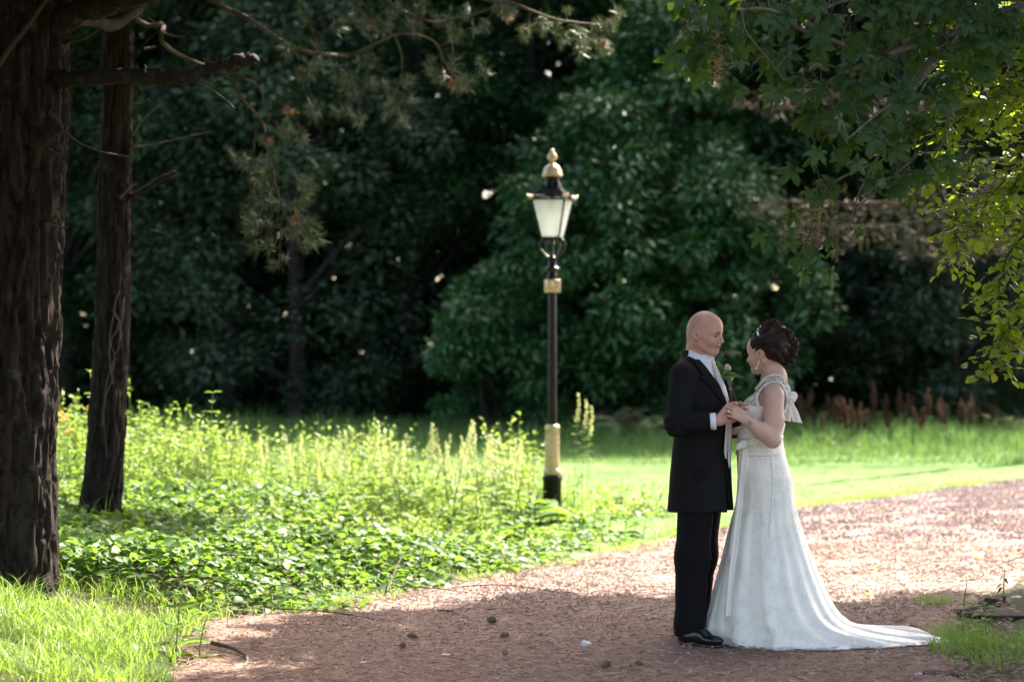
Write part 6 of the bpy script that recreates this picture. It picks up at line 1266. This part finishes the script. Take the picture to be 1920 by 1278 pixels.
for k in range(420):
    j = g.integers(0, 4); d_ = rdir(1, g)[0]; d_[1] = -abs(d_[1]) if g.random() < .7 else d_[1]; c = cen_[j] + d_ * rad_[j] * g.uniform(.93, 1.12) * np.array([1, 1, .9])
    if c[0] < W(1432, 0)[0] and c[2] < 1.62: continue
    t1 = norm(np.cross(d_, rdir(1, g)[0])); t2 = np.cross(d_, t1); rr = g.uniform(.010, .030); a = np.linspace(0, g.uniform(2.2, 5.2), 14)[:, None]; pth = c + (np.cos(a) * t1 + np.sin(a) * t2) * rr * (1 - .08 * a) + d_ * (.003 * np.sin(a * 2)); wl = g.uniform(.003, .006)
    for q_ in range(6):
        oo = g.normal(0, 1, 3) * wl * .5; V, F = tube(pth + oo + np.array([0, 0, .0015]) * np.sin(a * 3 + q_), np.sin(np.linspace(.35, 2.9, 14)) * .0017, 4, False); cv_.add(V, F, float(np.clip(g.normal(.12, .14) + .85 * sstep(1.645, 1.71, c[2]) * g.random(), 0, 1)))  # per-strand variation plus the same painted sunlight on the upper curls
for p, r_ in [([(1468, 680), (1473, 692), (1483, 697), (1494, 704)], .0035), ([(1462, 682), (1464, 690), (1478, 700), (1490, 702)], .002), ([(1478, 668), (1487, 676), (1484, 684), (1473, 682)], .004), ([(1466, 675), (1476, 680), (1486, 672), (1485, 662)], .004), ([(1483, 640), (1492, 650), (1490, 665)], .002), ([(1425, 618), (1432, 606), (1441, 604), (1450, 609)], .004), ([(1438, 612), (1446, 601), (1455, 606)], .003), ([(1470, 612), (1482, 618), (1489, 632)], .0025)]:
    q = spline([W(*a) for a in p], 20); q[:, 1] += .01 * np.sin(np.arange(20) * .6); V, F = tube(q, np.linspace(r_, r_ * .4, 20), 6); cv_.add(V, F, .55)
for k in range(150):
    d_ = rdir(1, g)[0]; d_[1] = -abs(d_[1]) * .8; j = g.integers(0, 4); c = cen_[j] + d_ * rad_[j] * .95; t1 = norm(np.cross(d_, rdir(1, g)[0])); a = np.linspace(0, 1, 8)[:, None]; V, F = tube(c + t1 * a * .035 + d_ * (.016 * np.sin(a * 3.0)), .0005, 3, False); cv_.add(V, F, .5)
V, F, A = cv_.get(); link('curls', mesh_np('curls', V - np.array(bride['wloc']), F, True, {'strand_toplight': A}), M['hair'], hr)
for k, (px, py, s_) in enumerate([(1419, 627, .007), (1418, 623, .006), (1421, 617, .005), (1466, 613, .005), (1470, 613, .004), (1483, 637, .0035), (1425, 612, .004)]):
    V, F = ball((0, 0, 0), s_, 7, 9); P0 = W(px, py, 0); d_ = hair(np.stack([P0 + np.array([0, y_, 0]) for y_ in np.linspace(-.16, .05, 60)])); y_ = np.linspace(-.16, .05, 60)[np.argmax(d_ < .002)] if (d_ < .002).any() else -.03; obj('hair_pearl', V * np.array([1, 1, 1.3]) + P0 + np.array([0, y_ - .002, 0]), F, M['pearl'], bride)
ear0 = bh + (bhf * -.012 + bhl * .085 - UP * .072) * .94; er = obj('earring', *ball(ear0, .0035, 6, 8), M['silver'], bride); dn = norm(W(1412, 692) - W(1417.5, 679)) * np.array([1, 0, 1])
for t_, r_ in ((.006, .0032), (.013, .0034), (.021, .0036), (.029, .003), (.037, .0028), (.046, .0062)): V, F = ball(ear0 + dn * t_, r_, 7, 9); link('pearl', mesh_np('pearl', V - np.array(bride['wloc']), F), M['pearl'], er)
# bodice, sheer yoke, trims
def btorso(P):
    d, a, b = loft_sdf(P, TK, bc, bf, bl)
    for sd_ in (-1, 1):
        L = (P - BL(.062, sd_ * .068, 1.245)) / np.array([.060, .066, .066]); d = smin(d, (np.linalg.norm(L, axis=1) - 1) * .06, .035)
    return d, a, b
def bodice(P):
    d, a, b = btorso(P); z = P[:, 2]; top = np.where(a > -.02, 1.268 - .03 * np.clip(np.abs(b) - .07, 0, 1), 1.19 - .2 * np.clip(-a - .02, 0, .2)); return np.maximum(d - .008 + .0016 * fbm(P * np.array([30, 30, 10]), 2, 2), np.maximum(1.0 - z, z - top))
V, F = polygonize(bodice, bc + np.array([-.25, -.25, .97]), bc + np.array([.25, .25, 1.34]), .0042); obj('bodice', V, F, M['satin_lace'], bride)
armc = BS + np.array([0, 0, -.010])
def arm_axis_dist(P):
    ax = norm(np.array([.08, -1, .30])); q = P - armc; return np.linalg.norm(q - (q @ ax)[:, None] * ax, axis=1)
tonly = Prims(); tonly.p = bb.p[n_head:n_torso]; tarm = Prims(); tarm.p = bb.p[n_head:n_torso] + [q for q in bb.p[n_torso:n_torso + 8] if q[0] == 'c' and q[7][2] > 1.24]
def bskin(P): w_ = sstep(BS[2] - .04, BS[2] + .005, P[:, 2]); return tonly(P) * (1 - w_) + tarm(P) * w_
def yoke(P):
    d0 = np.minimum(bskin(P), btorso(P)[0]); a = (P - bc) @ bf; b = (P - bc) @ bl; z = P[:, 2]; nr = np.hypot(a + .045, b * .85); top = z - (1.418 - .26 * np.clip(nr - .03, 0, 1)) ; neck = .074 + .012 * np.sin(np.arctan2(b, a) * 3) * 0 - nr; arm = np.where(b > 0, .080 - arm_axis_dist(P), np.abs(b) - .165); out_ = np.abs(b) - .182
    return np.maximum(np.maximum(d0 - .0055, -(d0 - .0020)), np.maximum(np.maximum(neck * .8, 1.185 - z), np.maximum(arm, out_)))
V, F = polygonize(yoke, bc + np.array([-.28, -.28, 1.15]), bc + np.array([.28, .28, 1.48]), .0034, 3, 2.2); obj('yoke', V, F, M['sheer'], bride)
# scalloped trim round the armhole and the neckline
def on_skin(c, ax, ang, rad):
    ax = norm(ax); t1 = norm(np.cross(ax, [1, 0, 0])); t2 = np.cross(ax, t1); q = c + (t1 * math.cos(ang) + t2 * math.sin(ang)) * rad; ts = np.linspace(.12, -.12, 90); Ps = q + ax * ts[:, None]; d = np.minimum(bskin(Ps), btorso(Ps)[0]); hit = np.argmax(d < .006)
    return Ps[hit] if (d < .006).any() else None
ax = np.array([.08, -1, .30]); pts = [on_skin(armc, ax, t_, .084) for t_ in np.linspace(0, 2 * math.pi, 120, endpoint=False)]; pts = np.array([p for p in pts if p is not None])
mb = MB()
for i, p in enumerate(pts):
    if p[2] < 1.215 and p[0] < bc[0]: pass
    d_ = norm(p - armc); V, F = ball((0, 0, 0), (.0062, .0062, .0062), 6, 8); mb.add(V * (1 + .3 * math.sin(i * 1.9)) * np.array([1, .75, 1]) + p, F)
mb.build('armhole_trim', M['trim'], bride)
mb = MB(); nc_ = BL(-.018, 0, 0)
for i, t_ in enumerate(np.linspace(0, 2 * math.pi, 150, endpoint=False)):
    q = BL(-.035 + .092 * math.cos(t_), .094 * math.sin(t_), 0); zz = np.linspace(1.50, 1.28, 110); Ps = q + UP * zz[:, None]; d = np.minimum(bskin(Ps), btorso(Ps)[0]); h_ = np.argmax(d < .007)
    if not (d < .007).any(): continue
    V, F = ball((0, 0, 0), (.0062, .0062, .005), 6, 8); mb.add(V * (1 + .35 * math.sin(i * 2.3)) + Ps[h_], F)

mb.build('neck_trim', M['trim'], bride)
g = np.random.default_rng(3); mb = MB()                          # beading on the back yoke
for k in range(420):
    a_ = g.uniform(math.pi * .52, math.pi * 1.1); z = g.uniform(1.215, 1.375); dr = bf * math.cos(a_) + bl * math.sin(a_); ts = np.linspace(.22, .02, 70); Ps = bc + UP * z + dr * ts[:, None]; d = np.minimum(bskin(Ps), btorso(Ps)[0]); h_ = np.argmax(d < .006)
    if arm_axis_dist(Ps[h_:h_ + 1])[0] < .088: continue
    V, F = ball((0, 0, 0), g.uniform(.0018, .0038), 4, 6); mb.add(V + Ps[h_], F)
o = mb.build('beading', M['bead'], bride); o['kind'] = 'stuff'
# bow on the back and the waist bow with its long sash
def loop(c, dr, up, L_, wd, th=.004):
    t_ = np.linspace(0, 2 * math.pi, 22); side = norm(np.cross(dr, up)); ctr = np.array([c + dr * L_ * (.5 - .5 * math.cos(a)) + side * th * 6 * math.sin(a) for a in t_]); wv = wd * (.35 + .65 * np.sin(t_ / 2) ** 1.0); V = np.stack([ctr - up * wv[:, None], ctr + up * wv[:, None]], 1).reshape(-1, 3); return V, [grid_faces(22, 2)]
def strip(pts, wd, side, n=20, wav=.0):
    q = spline(pts, n); wv = np.interp(np.linspace(0, 1, n), np.linspace(0, 1, len(wd)), wd)[:, None]; side = norm(np.array(side)); nn = np.array([0, -1, 0]); a = np.linspace(-1, 1, 7); V = (q[:, None] + side * (a[None, :, None] * wv[:, None]) + nn * (wav * np.sin(a * 4 + .5)[None, :, None])).reshape(-1, 3); return V, [grid_faces(n, 7)]
kb = W(1481, 752, -.02)
bow = obj('back_bow', *ball(kb, (.010, .016, .013), 8, 10), M['satin'], bride)
for dr, L_ in ((norm(np.array([.25, -.6, .65])), .050), (norm(np.array([.15, .7, .4])), .05)): V, F = loop(kb, dr, norm(np.array([.5, .1, .8])), L_, .019); link('bow_loop', mesh_np('bow_loop', V - np.array(bride['wloc']), F), M['satin'], bow)
for pts, wd in (([W(1482, 753, -.03), W(1487, 768, -.045), W(1493, 791, -.05)], [.010, .020, .027]), ([W(1480, 753, -.0), W(1478, 775, -.0), W(1476, 789, -.01)], [.01, .018, .020])): V, F = strip(pts, wd, (.9, -.25, -.15), 14, .004); link('bow_tail', mesh_np('bow_tail', V - np.array(bride['wloc']), F), M['satin'], bow)
# skirt with train: rings from waist to hem
SK = [(1.105, 1385, 1466), (1.06, 1383.5, 1468), (1.008, 1381, 1472), (.94, 1382, 1479), (.879, 1383, 1484), (.80, 1382, 1488.5), (.75, 1380, 1491), (.664, 1372, 1497), (.578, 1364, 1507), (.50, 1358, 1516), (.434, 1352, 1525), (.36, 1345, 1534), (.291, 1338, 1545), (.24, 1334, 1553), (.19, 1330, 1563), (.15, 1326, 1574), (.115, 1323, 1590), (.085, 1320.5, 1612), (.062, 1319, 1640), (.045, 1318.5, 1672), (.03, 1319, 1708), (.016, 1321, 1742), (.004, 1325, 1768)]
SK = np.array(SK); zc = np.concatenate([np.linspace(1.105, .30, 80), .004 + (.30 - .004) * np.linspace(1, 0, 90)[1:] ** 1.6]); nth = 260; th = np.linspace(0, 2 * np.pi, nth, endpoint=False)
xl = (np.interp(zc, SK[::-1, 0], SK[::-1, 1]) - 960) / PXM; xr = (np.interp(zc, SK[::-1, 0], SK[::-1, 2]) - 960) / PXM
yc = np.interp(zc, [0, .15, .5, 1.1], [12.93, 12.96, 12.99, 13.0]); ry = np.interp(zc, [0, .03, .09, .15, .3, .5, .66, .88, 1.05, 1.1], [.40, .385, .36, .33, .27, .205, .170, .155, .128, .125])
u_ = np.interp(zc, [0, .7, .9], [1, .18, 0]); rows = []
fold = np.zeros(nth); gph = np.random.default_rng(21)
for m_, a_ in ((6, .35), (8, .5), (12, .55), (14, .45), (20, .35), (28, .2)): ph_ = gph.uniform(0, 6.28); fold += a_ * (.55 * np.sin(m_ * th + ph_ * 2) + .4 * (1 - 2 * np.abs(np.sin(m_ * th / 2 + ph_)) ** .8)) * (1 + .5 * np.sin(th * 2 + ph_))
fold2 = np.zeros(nth)
for m_, a_ in ((7, .6), (13, .5), (17, .4), (23, .25)): fold2 += a_ * np.sin(m_ * th + gph.uniform(0, 6.28))
for z, a, b, y0, r_, u in zip(zc, xl, xr, yc, ry, u_):
    # narrow body ellipse plus a tongue to the right that becomes the train
    cxm, hx = (a + b) / 2, (b - a) / 2; core = min(hx, .42); ccx = a + core; c_, s_ = np.cos(th), np.sin(th); x = np.where(c_ > 0, ccx + (b - ccx) * c_ ** (1 + .0 * c_), ccx + core * c_)
    taper = np.where(c_ > 0, 1 - .40 * np.clip((b - ccx) / 1.0, 0, 1) * c_ ** 2, 1 - .5 * u * c_ ** 2); y = y0 + r_ * s_ * taper
    amp = (.017 * u ** 1.1 + .013 * u ** 4) * (1 + .4 * np.sin(z * 3)); f_ = fold * (1 - .4 * u) + fold2 * .6 * u ** 2; x = x + amp * f_ * c_ * np.where(c_ > .6, .5, 1); y = y + amp * f_ * s_
    on = sstep(.12, .02, z); zz = np.full(nth, z) + on * .020 * (np.abs(fold2) * .7 + .3) * sstep(.0, .4, x - ccx) * (1 - sstep(.012, 0, np.full(nth, z)) * .7)
    rows.append(np.stack([x, y, zz], 1))
V = np.concatenate(rows); V[:, 2] += .0035 * fbm(V * np.array([9, 9, 9]), 3, 5) * sstep(.2, .03, V[:, 2]); V[:, 2] = np.maximum(V[:, 2], hgt(V[:, 0], V[:, 1]) + .004)
trn = V[:, 0] > 1.75; V[:, 2] += np.where(trn, sstep(1.75, 2.2, V[:, 0]) * .045 * np.exp(-((V[:, 1] - 13.12) / .10) ** 2) + .022 * np.exp(-((V[:, 1] - 12.86 - .05 * np.sin(V[:, 0] * 7)) / .05) ** 2) * sstep(1.75, 1.95, V[:, 0]), 0)
obj('skirt', V, grid_faces(len(zc), nth, True), M['satin_lace'], bride)
# underside of the train so that it is cloth, not a shell: hem ruffle
hem = rows[-1]; mb = MB(); hx_ = np.vstack([hem, hem[:1]]); sp = np.cumsum(np.r_[0, np.linalg.norm(np.diff(hx_, axis=0), axis=1)]); q = np.stack([np.interp(np.linspace(0, sp[-1], 700), sp, hx_[:, i]) for i in range(3)], 1); ctr_ = hem.mean(0); od = norm((q - ctr_) * np.array([1, 1, 0])); k = np.arange(700); scal = .010 + .006 * np.abs(np.sin(k * .45)) + .005 * vnoise(q * 20, 3)
q[:, 2] = hgt(q[:, 0], q[:, 1]) + .012 + .008 * np.abs(vnoise(q * 14, 8)); V = np.stack([q - od * .02 + UP * .012, q + UP * .004, q + od * scal[:, None] - UP * .003], 1).reshape(-1, 3); obj('hem_trim', V, grid_faces(700, 3), M['trim'], bride)
# seam piping down the side of the skirt, sash and waist bow
def skirt_front(px, py):
    P0 = W(px, py); z = P0[2]; i = np.abs(zc - z).argmin(); r = rows[i]; s_ = r[r[:, 1] < yc[i]]; return np.array([P0[0], np.interp(P0[0], s_[s_[:, 0].argsort(), 0], s_[s_[:, 0].argsort(), 1]) - .004, z])
V, F = tube(spline([skirt_front(*p) for p in [(1440, 838), (1442, 870), (1443, 900), (1441, 940), (1437, 980), (1436, 1000)]], 30), .0028, 5); obj('seam', V, F, M['satin'], bride)
V, F = strip([skirt_front(1395, 832) + np.array([0, -.02, 0]), skirt_front(1394, 870) + np.array([0, -.012, 0]), skirt_front(1389, 920), skirt_front(1379, 1000), skirt_front(1368, 1080), skirt_front(1361, 1146)], [.014, .024, .022, .022, .021, .021], (1, 0, .1), 40, .005); obj('sash', V, F, M['satin'], bride)
V, F = strip([skirt_front(1388, 832) + np.array([0, -.015, 0]), skirt_front(1386, 870) + np.array([0, -.01, 0]), skirt_front(1383, 930), skirt_front(1374, 990), skirt_front(1367, 1040)], [.01, .014, .012, .014, .014], (1, 0, .1), 40, .004); obj('sash', V, F, M['satin'], bride)
kw = skirt_front(1396, 829) + np.array([0, -.02, .0]); wb = obj('waist_bow', *ball(kw, (.016, .014, .012), 8, 10), M['satin'], bride)
for dr, L_ in ((norm(np.array([-1, -.15, -.35])), .062), (norm(np.array([.9, -.3, .15])), .065), (norm(np.array([-.7, -.4, -.1])), .04)): V, F = loop(kw, dr, norm(np.array([.2, .1, 1])), L_, .021); link('bow_loop', mesh_np('bow_loop', V - np.array(bride['wloc']), F), M['satin'], wb)
belt = [BL(0.033, 0, 0) + (bf * math.cos(t_) * .121 + bl * math.sin(t_) * .138) for t_ in np.linspace(0, 2 * math.pi, 48)]; V = np.concatenate([np.array(belt) + UP * z + norm(np.array(belt) - BL(.033, 0, 0)) * e for z, e in ((1.085, -.004), (1.088, .003), (1.108, .002), (1.112, -.006))]); obj('waistband', V, grid_faces(4, 48), M['satin'], bride)
